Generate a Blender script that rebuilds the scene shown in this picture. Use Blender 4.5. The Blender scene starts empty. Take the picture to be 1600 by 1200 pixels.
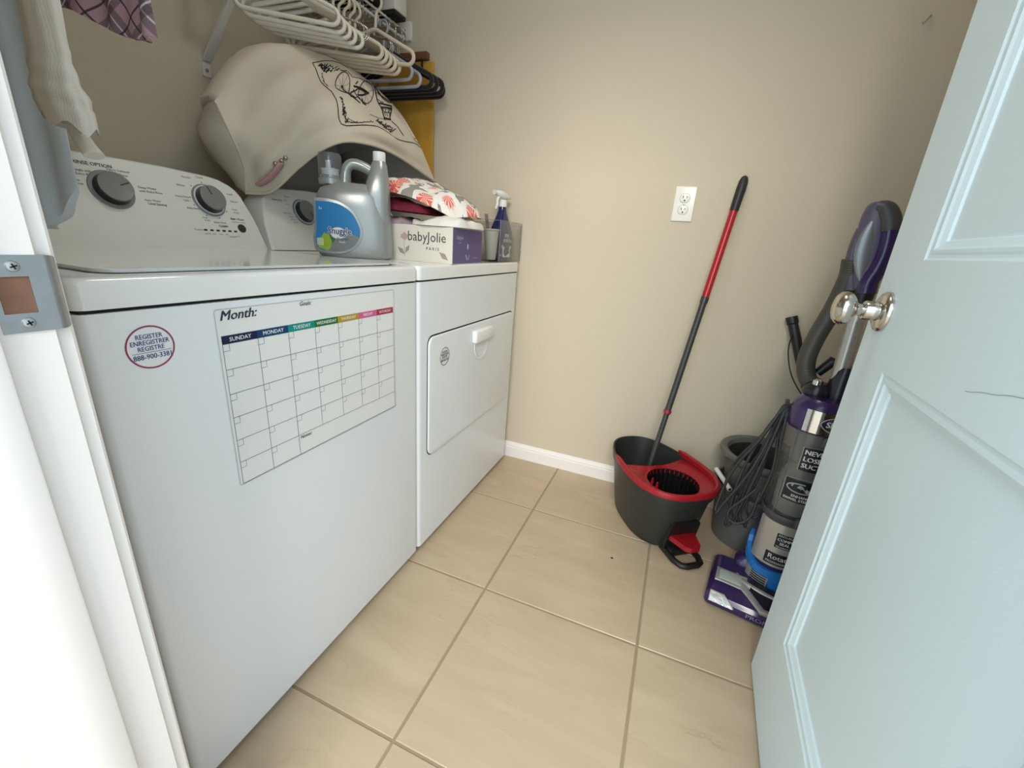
import bpy, bmesh, math, random
import numpy as np
from mathutils import Matrix, Vector, noise

random.seed(7)
S = bpy.context.scene
COL = S.collection
R = math.radians

# ------------------------------------------------------------------ camera
cam = bpy.data.cameras.new('camera')
cam.sensor_width = 36.0
cam.lens = 36.0 * 656.487 / 1600.0
cam.clip_start = 0.01
co = bpy.data.objects.new('camera', cam)
COL.objects.link(co)
_yaw, _pitch, _roll = -0.3568, -0.3229, 0.0737
_f = Vector((math.sin(_yaw) * math.cos(_pitch), math.cos(_yaw) * math.cos(_pitch), math.sin(_pitch)))
_r = _f.cross(Vector((0, 0, 1))).normalized()
_u = _r.cross(_f)
_r2 = _r * math.cos(_roll) + _u * math.sin(_roll)
_u2 = -_r * math.sin(_roll) + _u * math.cos(_roll)
co.matrix_world = Matrix(((_r2.x, _u2.x, -_f.x, 0.6453), (_r2.y, _u2.y, -_f.y, -1.7437), (_r2.z, _u2.z, -_f.z, 0.9894), (0, 0, 0, 1)))
S.camera = co

# ------------------------------------------------------------------ light
W = bpy.data.worlds.new('hall_daylight'); S.world = W
W.use_nodes = True
W.node_tree.nodes['Background'].inputs[0].default_value = (0.68, 0.87, 1.0, 1)
W.node_tree.nodes['Background'].inputs[1].default_value = 2.0

def area(name, loc, target, sx, sy, power, col):
    l = bpy.data.lights.new(name, 'AREA'); l.shape = 'RECTANGLE'; l.size = sx; l.size_y = sy
    l.energy = power; l.color = col
    o = bpy.data.objects.new(name, l); COL.objects.link(o); o.location = loc
    d = Vector(target) - Vector(loc)
    o.rotation_euler = d.to_track_quat('-Z', 'Y').to_euler()
    return o
# the glazed doors at the far end of the hall behind the camera
area('hall_window_light', (1.15, -4.6, 2.97), (0.45, 0, 1.0), 2.0, 0.9, 138, (1.0, 0.94, 0.83))
area('ceiling_fill', (0.35, -0.75, 2.42), (0.35, -0.75, 0), 0.34, 0.34, 4.2, (1.0, 0.97, 0.92))  # added fill that lifts the whole room, no such lamp is seen
S.view_settings.view_transform = 'Standard'
S.view_settings.look = 'None'
S.view_settings.gamma = 1.0
S.view_settings.use_curve_mapping = False
S.view_settings.exposure = 0.24

# ------------------------------------------------------------------ materials
def lin(c):
    c = c / 255.0
    return c / 12.92 if c <= 0.04045 else ((c + 0.055) / 1.055) ** 2.4
def rgb(r, g, b): return (lin(r), lin(g), lin(b), 1.0)

MATS = {}
def mat(name, col, rough=0.5, metal=0.0, spec=0.5, coat=0.0, bump=0.0, bscale=200.0, vary=0.0, vscale=8.0, sheen=0.0, trans=0.0, emit=None):
    if name in MATS: return MATS[name]
    m = bpy.data.materials.new(name); m.use_nodes = True
    nt = m.node_tree; b = nt.nodes['Principled BSDF']
    b.inputs['Base Color'].default_value = col
    b.inputs['Roughness'].default_value = rough
    b.inputs['Metallic'].default_value = metal
    b.inputs['Specular IOR Level'].default_value = spec
    b.inputs['Coat Weight'].default_value = coat
    b.inputs['Coat Roughness'].default_value = 0.08
    b.inputs['Sheen Weight'].default_value = sheen
    b.inputs['Transmission Weight'].default_value = trans
    tc = nt.nodes.new('ShaderNodeTexCoord')
    if vary > 0:
        n = nt.nodes.new('ShaderNodeTexNoise'); n.inputs['Scale'].default_value = vscale; n.inputs['Detail'].default_value = 4
        nt.links.new(tc.outputs['Object'], n.inputs['Vector'])
        mr = nt.nodes.new('ShaderNodeMapRange')
        mr.inputs['To Min'].default_value = 1 - vary; mr.inputs['To Max'].default_value = 1 + vary
        nt.links.new(n.outputs['Fac'], mr.inputs['Value'])
        mx = nt.nodes.new('ShaderNodeVectorMath'); mx.operation = 'SCALE'
        mx.inputs[0].default_value = col[:3]
        nt.links.new(mr.outputs['Result'], mx.inputs['Scale'])
        nt.links.new(mx.outputs['Vector'], b.inputs['Base Color'])
    if bump > 0:
        n = nt.nodes.new('ShaderNodeTexNoise'); n.inputs['Scale'].default_value = bscale; n.inputs['Detail'].default_value = 3
        nt.links.new(tc.outputs['Object'], n.inputs['Vector'])
        bp = nt.nodes.new('ShaderNodeBump'); bp.inputs['Strength'].default_value = bump; bp.inputs['Distance'].default_value = 0.002
        nt.links.new(n.outputs['Fac'], bp.inputs['Height'])
        nt.links.new(bp.outputs['Normal'], b.inputs['Normal'])
    MATS[name] = m
    return m

def glassy(name, tint, gloss=0.12, base=0.0, basecol=(0.1, 0.1, 0.1, 1)):
    """thin clear plastic: see-through, glossy by Fresnel, optionally a bit smoky"""
    m = bpy.data.materials.new(name); m.use_nodes = True; nt = m.node_tree
    for n in list(nt.nodes): nt.nodes.remove(n)
    out = nt.nodes.new('ShaderNodeOutputMaterial')
    tr = nt.nodes.new('ShaderNodeBsdfTransparent'); tr.inputs[0].default_value = tint
    gl = nt.nodes.new('ShaderNodeBsdfGlossy'); gl.inputs['Roughness'].default_value = gloss
    lw = nt.nodes.new('ShaderNodeLayerWeight'); lw.inputs['Blend'].default_value = 0.5
    pw = nt.nodes.new('ShaderNodeMath'); pw.operation = 'POWER'; pw.inputs[1].default_value = 4.0; nt.links.new(lw.outputs['Facing'], pw.inputs[0])
    fr = nt.nodes.new('ShaderNodeMath'); fr.operation = 'MULTIPLY_ADD'; fr.inputs[1].default_value = 0.55; fr.inputs[2].default_value = 0.04; nt.links.new(pw.outputs[0], fr.inputs[0])
    mx = nt.nodes.new('ShaderNodeMixShader')
    nt.links.new(fr.outputs[0], mx.inputs[0]); nt.links.new(tr.outputs[0], mx.inputs[1]); nt.links.new(gl.outputs[0], mx.inputs[2])
    last = mx
    if base > 0:
        df = nt.nodes.new('ShaderNodeBsdfPrincipled'); df.inputs['Base Color'].default_value = basecol; df.inputs['Roughness'].default_value = 0.25
        m2 = nt.nodes.new('ShaderNodeMixShader'); m2.inputs[0].default_value = base
        nt.links.new(mx.outputs[0], m2.inputs[1]); nt.links.new(df.outputs[0], m2.inputs[2]); last = m2
    nt.links.new(last.outputs[0], out.inputs[0])
    MATS[name] = m
    return m

wall_m = mat('wall_paint', rgb(204, 193, 172), 0.85, spec=0.2, bump=0.25, bscale=160)
ceil_m = mat('ceiling_paint', rgb(228, 224, 216), 0.9, spec=0.2)
trim_m = mat('trim_paint', rgb(238, 232, 229), 0.42, spec=0.4, bump=0.05, bscale=40)
door_m = mat('door_paint', rgb(221, 237, 242), 0.4, spec=0.45, bump=0.12, bscale=350)
grout_m = mat('grout', rgb(158, 139, 115), 0.9, vary=0.08, vscale=30)
appl_m = mat('appliance_white', rgb(233, 235, 238), 0.28, spec=0.5, bump=0.04, bscale=500)
appl_top_m = mat('appliance_top', rgb(236, 236, 234), 0.12, spec=0.5, coat=0.5)
cons_m = mat('console_white', rgb(236, 235, 226), 0.35)
gap_m = mat('seam_dark', rgb(28, 28, 28), 0.8)
dk_m = mat('dial_grey', rgb(134, 134, 131), 0.35)
dkd_m = mat('dial_black', rgb(24, 24, 24), 0.3)
dkr_m = mat('dial_ring', rgb(140, 141, 139), 0.4)
ink_m = mat('legend_ink', rgb(62, 62, 60), 0.6)
steel_m = mat('nickel', rgb(205, 200, 192), 0.16, metal=1.0)
satin_m = mat('satin_steel', rgb(196, 196, 196), 0.34, metal=1.0)
chrome_m = mat('chrome', rgb(215, 215, 215), 0.08, metal=1.0)
wood_raw_m = mat('raw_wood', rgb(128, 92, 74), 0.8, vary=0.25, vscale=60)

# floor tile: cream stone with faint veins
def tile_mat():
    m = bpy.data.materials.new('stone_tile'); m.use_nodes = True; nt = m.node_tree; b = nt.nodes['Principled BSDF']
    b.inputs['Roughness'].default_value = 0.33; b.inputs['Specular IOR Level'].default_value = 0.45
    tc = nt.nodes.new('ShaderNodeTexCoord')
    oi = nt.nodes.new('ShaderNodeObjectInfo')
    ml = nt.nodes.new('ShaderNodeMath'); ml.operation = 'MULTIPLY'; ml.inputs[1].default_value = 40
    nt.links.new(oi.outputs['Random'], ml.inputs[0])
    cx = nt.nodes.new('ShaderNodeCombineXYZ')
    nt.links.new(ml.outputs[0], cx.inputs[0]); nt.links.new(ml.outputs[0], cx.inputs[1])
    ad = nt.nodes.new('ShaderNodeVectorMath'); ad.operation = 'ADD'
    nt.links.new(tc.outputs['Object'], ad.inputs[0]); nt.links.new(cx.outputs[0], ad.inputs[1])
    mp = nt.nodes.new('ShaderNodeMapping'); mp.inputs['Rotation'].default_value = (0, 0, R(8)); mp.inputs['Scale'].default_value = (1.0, 4.2, 1)
    nt.links.new(ad.outputs[0], mp.inputs[0])
    n1 = nt.nodes.new('ShaderNodeTexNoise'); n1.inputs['Scale'].default_value = 3.2; n1.inputs['Detail'].default_value = 8; n1.inputs['Roughness'].default_value = 0.62; n1.inputs['Distortion'].default_value = 0.7
    nt.links.new(mp.outputs[0], n1.inputs['Vector'])
    # vein = thin band where noise crosses 0.5
    s = nt.nodes.new('ShaderNodeMath'); s.operation = 'SUBTRACT'; s.inputs[1].default_value = 0.5
    nt.links.new(n1.outputs['Fac'], s.inputs[0])
    a = nt.nodes.new('ShaderNodeMath'); a.operation = 'ABSOLUTE'; nt.links.new(s.outputs[0], a.inputs[0])
    mr = nt.nodes.new('ShaderNodeMapRange'); mr.inputs['From Min'].default_value = 0.0; mr.inputs['From Max'].default_value = 0.018
    mr.inputs['To Min'].default_value = 1; mr.inputs['To Max'].default_value = 0
    nt.links.new(a.outputs[0], mr.inputs['Value'])
    n2 = nt.nodes.new('ShaderNodeTexNoise'); n2.inputs['Scale'].default_value = 5; n2.inputs['Detail'].default_value = 3
    nt.links.new(ad.outputs[0], n2.inputs['Vector'])
    mr2 = nt.nodes.new('ShaderNodeMapRange'); mr2.inputs['From Min'].default_value = 0.5; mr2.inputs['From Max'].default_value = 0.68
    nt.links.new(n2.outputs['Fac'], mr2.inputs['Value'])
    mm = nt.nodes.new('ShaderNodeMath'); mm.operation = 'MULTIPLY'
    nt.links.new(mr.outputs[0], mm.inputs[0]); nt.links.new(mr2.outputs[0], mm.inputs[1])
    m3 = nt.nodes.new('ShaderNodeMath'); m3.operation = 'MULTIPLY'; m3.inputs[1].default_value = 0.62
    nt.links.new(mm.outputs[0], m3.inputs[0])
    cr = nt.nodes.new('ShaderNodeValToRGB')
    cr.color_ramp.elements[0].position = 0.3; cr.color_ramp.elements[0].color = rgb(186, 165, 138)
    cr.color_ramp.elements[1].position = 0.7; cr.color_ramp.elements[1].color = rgb(199, 179, 152)
    nt.links.new(n1.outputs['Fac'], cr.inputs[0])
    mx = nt.nodes.new('ShaderNodeMix'); mx.data_type = 'RGBA'
    mx.inputs[7].default_value = rgb(170, 142, 110)
    nt.links.new(m3.outputs[0], mx.inputs[0]); nt.links.new(cr.outputs[0], mx.inputs[6])
    nt.links.new(mx.outputs[2], b.inputs['Base Color'])
    return m
tile_m = tile_mat()

# ------------------------------------------------------------------ mesh helpers
WM = {}            # object name -> world matrix of its frame

class MB:
    def __init__(s): s.v = []; s.f = []; s.mi = []
    def add(s, vs, fs, mi=0):
        o = len(s.v); s.v += [tuple(p) for p in vs]
        for f in fs: s.f.append(tuple(i + o for i in f)); s.mi.append(mi)
        return s
    def bm(s, b, mi=0, T=None):
        b.verts.ensure_lookup_table(); b.verts.index_update()
        vs = [(T @ v.co if T else v.co.copy()) for v in b.verts]
        s.add(vs, [[v.index for v in f.verts] for f in b.faces], mi); b.free(); return s
    def box(s, x0, x1, y0, y1, z0, z1, bev=0.0, seg=2, mi=0, T=None):
        b = bmesh.new(); bmesh.ops.create_cube(b, size=1)
        for v in b.verts: v.co = Vector(((x0 + x1) / 2 + v.co.x * (x1 - x0), (y0 + y1) / 2 + v.co.y * (y1 - y0), (z0 + z1) / 2 + v.co.z * (z1 - z0)))
        if bev > 0: bmesh.ops.bevel(b, geom=b.edges[:], offset=bev, segments=seg, profile=0.5, affect='EDGES')
        return s.bm(b, mi, T)
    def prism(s, pts, h0, h1, fn, bev=0.0, seg=2, mi=0):
        """closed outline pts (2D) extruded h0..h1, mapped by fn(a,b,h)"""
        b = bmesh.new()
        vs = [b.verts.new((p[0], p[1], h0)) for p in pts]
        f = b.faces.new(vs)
        r = bmesh.ops.extrude_face_region(b, geom=[f])
        for g in r['geom']:
            if isinstance(g, bmesh.types.BMVert): g.co.z = h1
        bmesh.ops.recalc_face_normals(b, faces=b.faces[:])
        if bev > 0:
            es = [e for e in b.edges if abs(e.verts[0].co.z - e.verts[1].co.z) < 1e-9 and abs(e.verts[0].co.z - h1) < 1e-9]
            bmesh.ops.bevel(b, geom=es, offset=bev, segments=seg, profile=0.5, affect='EDGES')
        for v in b.verts: v.co = Vector(fn(v.co.x, v.co.y, v.co.z))
        return s.bm(b, mi)
    def rings(s, rs, cap0=True, cap1=True, closed=True, mi=0):
        n = len(rs[0]); o = len(s.v)
        for r in rs: s.v += [tuple(p) for p in r]
        for i in range(len(rs) - 1):
            for j in range(n if closed else n - 1):
                k = (j + 1) % n
                s.f.append((o + i * n + j, o + i * n + k, o + (i + 1) * n + k, o + (i + 1) * n + j)); s.mi.append(mi)
        if cap0: s.f.append(tuple(o + j for j in reversed(range(n)))); s.mi.append(mi)
        if cap1: s.f.append(tuple(o + (len(rs) - 1) * n + j for j in range(n))); s.mi.append(mi)
        return s
    def lathe(s, prof, n=32, c=(0, 0, 0), T=None, sx=1, sy=1, mi=0, cap0=True, cap1=True):
        rs = []
        for r, z in prof:
            ring = []
            for j in range(n):
                a = 2 * math.pi * j / n
                p = Vector((c[0] + r * math.cos(a) * sx, c[1] + r * math.sin(a) * sy, c[2] + z))
                ring.append(T @ p if T else p)
            rs.append(ring)
        return s.rings(rs, cap0, cap1, True, mi)
    def tube(s, path, r, n=10, closed=False, mi=0, flat=None):
        P = [Vector(p) for p in path]; m = len(P)
        rr = r if isinstance(r, (list, tuple)) else [r] * m
        rs = []; up = None
        for i in range(m):
            a = P[(i - 1) % m] if (closed or i > 0) else P[0]
            b = P[(i + 1) % m] if (closed or i < m - 1) else P[-1]
            t = (b - a).normalized()
            if up is None:
                up = Vector((0, 0, 1)) if abs(t.z) < 0.9 else Vector((1, 0, 0))
            sd = t.cross(up).normalized(); up = sd.cross(t).normalized()
            rs.append([P[i] + (sd * math.cos(2 * math.pi * j / n) + up * math.sin(2 * math.pi * j / n) * (flat or 1)) * rr[i] for j in range(n)])
        if closed:
            rs.append(rs[0]); return s.rings(rs, False, False, True, mi)
        return s.rings(rs, True, True, True, mi)
    def cyl(s, p0, p1, r0, r1=None, n=24, mi=0):
        return s.tube([p0, p1], [r0, r0 if r1 is None else r1], n, mi=mi)
    def grid(s, G, mi=0):
        nr = len(G); nc = len(G[0]); o = len(s.v)
        for row in G: s.v += [tuple(p) for p in row]
        for i in range(nr - 1):
            for j in range(nc - 1):
                s.f.append((o + i * nc + j, o + i * nc + j + 1, o + (i + 1) * nc + j + 1, o + (i + 1) * nc + j)); s.mi.append(mi)
        return s
    def build(s, name, m, parent=None, local=False, smooth=True, angle=35, props=None, recalc=True):
        me = bpy.data.meshes.new(name)
        vs = s.v
        Mw = WM.get(parent.name) if parent else None
        if Mw is not None and not local:
            inv = Mw.inverted(); vs = [inv @ Vector(p) for p in vs]
        me.from_pydata([tuple(p) for p in vs], [], s.f)
        ms = m if isinstance(m, (list, tuple)) else [m]
        for x in ms: me.materials.append(x)
        if len(ms) > 1: me.polygons.foreach_set('material_index', s.mi)
        if recalc:
            b = bmesh.new(); b.from_mesh(me); bmesh.ops.recalc_face_normals(b, faces=b.faces[:]); b.to_mesh(me); b.free()
        if smooth:
            me.polygons.foreach_set('use_smooth', [True] * len(me.polygons))
            me.set_sharp_from_angle(angle=R(angle))
        o = bpy.data.objects.new(name, me); COL.objects.link(o)
        if parent: o.parent = parent; WM[o.name] = WM.get(parent.name, Matrix())
        else: WM[o.name] = Matrix()
        if props:
            for k, x in props.items(): o[k] = x
        return o

def thing(name, label, cat, loc=(0, 0, 0), rz=0.0, group=None):
    o = bpy.data.objects.new(name, None); COL.objects.link(o)
    o.location = loc; o.rotation_euler = (0, 0, rz); o.empty_display_size = 0.05
    o['label'] = label; o['category'] = cat
    if group: o['group'] = group
    WM[o.name] = Matrix.Translation(loc) @ Matrix.Rotation(rz, 4, 'Z')
    return o
def tag(o, label, cat, group=None):
    o['label'] = label; o['category'] = cat
    if group: o['group'] = group
    return o
def struct(o): o['kind'] = 'structure'; return o

def rrect(x0, x1, y0, y1, r, n=6):
    pts = []
    for cx, cy, a0 in ((x1 - r, y1 - r, 0), (x0 + r, y1 - r, 90), (x0 + r, y0 + r, 180), (x1 - r, y0 + r, 270)):
        for k in range(n + 1):
            a = R(a0 + 90 * k / n); pts.append((cx + r * math.cos(a), cy + r * math.sin(a)))
    return pts
def circ(cx, cy, r, n=32): return [(cx + r * math.cos(2 * math.pi * k / n), cy + r * math.sin(2 * math.pi * k / n)) for k in range(n)]

_TC = {}
def text2d(body, size=1.0, align='CENTER', shear=0.0, bold=0.0, sx=1.0, res=2):
    key = (body, align, shear, bold, res)
    if key not in _TC:
        c = bpy.data.curves.new('lettering', 'FONT'); c.body = body; c.size = 1; c.align_x = align; c.align_y = 'CENTER'
        c.shear = shear; c.offset = bold; c.resolution_u = res; c.fill_mode = 'FRONT'
        o = bpy.data.objects.new('lettering', c); COL.objects.link(o)
        dg = bpy.context.evaluated_depsgraph_get()
        me = bpy.data.meshes.new_from_object(o.evaluated_get(dg))
        vs = [(v.co.x, v.co.y) for v in me.vertices]; fs = [tuple(p.vertices) for p in me.polygons]
        bpy.data.objects.remove(o); bpy.data.curves.remove(c); bpy.data.meshes.remove(me)
        _TC[key] = (vs, fs)
    vs, fs = _TC[key]
    return [(x * size * sx, y * size) for x, y in vs], fs
def put_text(mb, body, size, fn, at=(0, 0), mi=0, rot=0.0, **k):
    bold = k.pop('bold', 0)
    vs, fs = text2d(body, size, **k)
    c, s_ = math.cos(rot), math.sin(rot)
    o = bold * size
    for i, (ox, oy) in enumerate(((-o, -o * .4), (o, o * .4), (0, 0)) if o > 0 else ((0, 0),)):
        P = []
        for x, y in vs:
            a, b = at[0] + ox + x * c - y * s_, at[1] + oy + x * s_ + y * c
            p0 = Vector(fn(a, b)); n = (Vector(fn(a + 1e-4, b)) - p0).cross(Vector(fn(a, b + 1e-4)) - p0)
            P.append(p0 + n.normalized() * (i * 7e-5))
        mb.add(P, fs, mi)
def put_poly(mb, pts, fn, mi=0):
    mb.add([fn(*p) for p in pts], [tuple(range(len(pts)))], mi)
def put_line(mb, pts, w, fn, mi=0, closed=False):
    P = [Vector(p) for p in pts]
    n = len(P); L = []
    for i in range(n):
        a = P[(i - 1) % n] if (closed or i > 0) else P[0]; b = P[(i + 1) % n] if (closed or i < n - 1) else P[-1]
        t = (b - a)
        t = t.normalized() if t.length > 1e-9 else Vector((1, 0))
        q = Vector((-t.y, t.x)) * w / 2; L.append((P[i] + q, P[i] - q))
    vs = []
    for a, b in L: vs += [fn(a.x, a.y), fn(b.x, b.y)]
    fs = [(2 * i, 2 * i + 1, 2 * i + 3, 2 * i + 2) for i in range(n - 1)]
    if closed: fs.append((2 * n - 2, 2 * n - 1, 1, 0))
    mb.add(vs, fs, mi)

def crom(P, t):
    """Catmull-Rom through the points P at parameter t in 0..len-1"""
    n = len(P); i = min(int(t), n - 2); u = t - i
    p1 = np.array(P[i], float); p2 = np.array(P[i + 1], float)
    p0 = np.array(P[i - 1], float) if i > 0 else 2 * p1 - p2
    p3 = np.array(P[i + 2], float) if i + 2 < n else 2 * p2 - p1
    return 0.5 * ((2 * p1) + (-p0 + p2) * u + (2 * p0 - 5 * p1 + 4 * p2 - p3) * u * u + (-p0 + 3 * p1 - 3 * p2 + p3) * u ** 3)
def spline(P, n): return [tuple(crom(P, (len(P) - 1) * k / (n - 1))) for k in range(n)]
def smoothmesh(o, lv=1):
    md = o.modifiers.new('smooth', 'SUBSURF'); md.levels = lv; md.render_levels = lv

# ================================================================== SETTING
XL, XR, YB, YF, ZC = -0.87, 1.36, 0.0, -1.560, 2.44     # room inside faces; YF front wall room face
JX = 0.17                                               # left jamb face
JR = 0.985                                              # right jamb face
YH = -1.685                                             # hall face of front wall
struct(MB().box(XL - 0.1, XR + 0.1, YB, YB + 0.1, -0.1, ZC).build('wall_back', wall_m, smooth=False))
struct(MB().box(XL - 0.1, XL, YH, YB, -0.1, ZC).build('wall_left', wall_m, smooth=False))
struct(MB().box(XR, XR + 0.1, YH, YB, -0.1, ZC).build('wall_right', wall_m, smooth=False))
struct(MB().box(XL - 0.1, XR + 0.1, YH, YB + 0.1, ZC, ZC + 0.1).build('ceiling', ceil_m, smooth=False))
wf = MB().box(XL - 0.1, JX - 0.02, YH, YF, -0.1, ZC).box(JR + 0.02, XR + 0.1, YH, YF, -0.1, ZC).box(JX - 0.02, JR + 0.02, YH, YF, 2.06, ZC)
struct(wf.build('wall_front', wall_m, smooth=False))

struct(MB().box(2.30, 2.40, -3.4, YH, -0.1, ZC).build('hall_light_blocker', mat('hall_paint', rgb(226, 231, 238), .85, spec=.2), smooth=False))  # unseen wall, added to cut the hall daylight on jamb and washer
struct(MB().box(XR + 0.1, 2.40, YH, YH + 0.1, -0.1, ZC).build('wall_hall_end', mat('hall_paint', None), smooth=False))
fl = struct(MB().box(XL - 0.1, 2.30, -3.4, YB + 0.05, -0.1, -0.0022).build('floor', grout_m, smooth=False))
TS, TX, TY, GR = 0.4461, 0.2622, -0.3705, 0.0062
def cut_tiles():
    cache = {}
    for i in range(-3, 5):
        for j in range(-2, 7):
            x0 = TX + i * TS + GR / 2; x1 = x0 + TS - GR
            y1 = TY - j * TS - GR / 2 + TS; y0 = y1 - TS + GR
            x0 = max(x0, XL); x1 = min(x1, XR if y1 > YH + .1 else 2.28); y1 = min(y1, YB); y0 = max(y0, -3.35)
            if x1 - x0 < 0.02 or y1 - y0 < 0.02: continue
            key = (round(x1 - x0, 3), round(y1 - y0, 3))
            if key not in cache:
                w, h = (x1 - x0) / 2, (y1 - y0) / 2
                o = MB().box(-w, w, -h, h, -0.006, 0.0, bev=0.0014, seg=1).build('tile', tile_m, fl, smooth=False)
                cache[key] = o
            else:
                o = cache[key].copy(); COL.objects.link(o)
            o.location = ((x0 + x1) / 2, (y0 + y1) / 2, 0)
cut_tiles()

struct(MB().lathe([(0.26, 0), (0.26, -.008), (0.245, -.012), (0, -.012)], 40, c=(0.35, -0.75, ZC)).build('ceiling_fill_base', trim_m))  # unseen base plate, made up to dress the added fill light
# baseboards: flat board with a stepped, eased top
def baseboard(name, a, b, nrm):
    prof = [(0, 0), (0.013, 0), (0.013, 0.050), (0.011, 0.054), (0.011, 0.060), (0.0075, 0.066), (0.006, 0.071), (0.003, 0.074), (0, 0.075)]
    m = MB(); rs = []
    for p in (a, b):
        rs.append([(p[0] + nrm[0] * d, p[1] + nrm[1] * d, z) for d, z in prof])
    m.rings(rs)
    return struct(m.build(name, trim_m, angle=25))
baseboard('baseboard_back', (XL, YB), (XR, YB), (0, -1))
baseboard('baseboard_left', (XL, YF), (XL, YB), (1, 0))
baseboard('baseboard_right', (XR, YB), (XR, YF), (-1, 0))

# door frame: left jamb with stop, casings
def jamb(name, x, sgn):
    m = MB().box(*(sorted((x, x - 0.018 * sgn))), YH - 0.005, YF - 0.0005, 0, 2.05, bev=0.0012, seg=1)
    j = struct(m.build(name, trim_m))
    st = MB().box(*(sorted((x - 0.001 * sgn, x + 0.0105 * sgn))), -1.629, -1.5965, 0, 2.04, bev=0.0025, seg=2)
    st.build('door_stop', trim_m, j)
    return j
jl = jamb('trim_1', JX, 1)
jr = jamb('trim_2', JR, -1)
hd = MB().box(JX, JR, YH - 0.005, YF - 0.0005, 2.05, 2.062)
struct(hd.build('trim_3', trim_m))
def casing(name, x, sgn, y, ny):
    # profile across the width: eased inner edge, shallow step and thicker outer band
    prof = [(0.0, 0.0), (0.0, 0.010), (0.0015, 0.0125), (0.006, 0.0135), (0.009, 0.0115), (0.012, 0.0115), (0.040, 0.016), (0.052, 0.018), (0.057, 0.016), (0.057, 0.0)]
    m = MB(); m.rings([[(x - sgn * d, y + ny * h, z) for d, h in prof] for z in (0.0, 2.11)])
    return struct(m.build(name, trim_m, angle=30))
casing('trim_4', JX - 0.005, 1, YF, 1)
casing('trim_5', JR + 0.005, -1, YF, 1)
casing('trim_6', JX - 0.005, 1, YH, -1)
casing('trim_7', JR + 0.005, -1, YH, -1)
struct(MB().box(JX - 0.062, JR + 0.062, YF, YF + 0.016, 2.055, 2.112, bev=0.003).build('trim_8', trim_m))

# strike plate on the left jamb: plate with latch hole, curved lip, two screws
sp_x = JX + 0.0012
def strike():
    z0, z1 = 0.8955, 0.9545; ya, yb = -1.5915, -1.5575
    hz0, hz1, hy0, hy1 = 0.9105, 0.9385, -1.5880, -1.5690
    m = MB(); t = 0.0016
    ys = [ya, hy0, hy1, yb]; zs = [z0, hz0, hz1, z1]
    for i in range(3):
        for k in range(3):
            if i == 1 and k == 1: continue
            m.box(JX - 0.0004, JX + t, ys[i], ys[i + 1], zs[k], zs[k + 1])
    # curved lip that wraps the jamb's edge
    rs = []
    for k in range(8):
        a = R(90 * k / 7)
        y = yb + 0.0095 * math.sin(a); x = JX + t - 0.010 * (1 - math.cos(a))
        sh = 0.0045 * (k / 7) ** 2
        rs.append([(x, y, z0 + sh), (x, y, z1 - sh), (x - 0.0016, y - 0.0012, z1 - sh), (x - 0.0016, y - 0.0012, z0 + sh)])
    m.rings(rs)
    p = m.build('strike_plate', mat('worn_steel', rgb(176, 178, 182), 0.38, metal=0.9, vary=0.12, vscale=90), jl, angle=30)
    MB().box(JX - 0.002, JX + 0.0002, hy0 - 0.0005, hy1 + 0.0005, hz0, hz1).build('latch_hole', wood_raw_m, p)
    for zc in (0.9462, 0.9030):
        yc = -1.5765
        s = MB().lathe([(0.0, 0.0022), (0.002, 0.0022), (0.0036, 0.0017), (0.0042, 0.0006), (0.0042, 0)], 20, T=Matrix.Translation((JX + t, yc, zc)) @ Matrix.Rotation(R(90), 4, 'Y'), cap0=False)
        s.build('screw', mat('screw_head', rgb(196, 196, 198), 0.3, metal=0.9), p)
        c = MB()
        for a in (20, 110):
            T = Matrix.Translation((JX + t + 0.0023, yc, zc)) @ Matrix.Rotation(R(a), 4, 'X')
            c.box(-0.0002, 0.0003, -0.0022, 0.0022, -0.0005, 0.0005, T=T)
        c.build('screw', gap_m, p)
strike()

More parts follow.
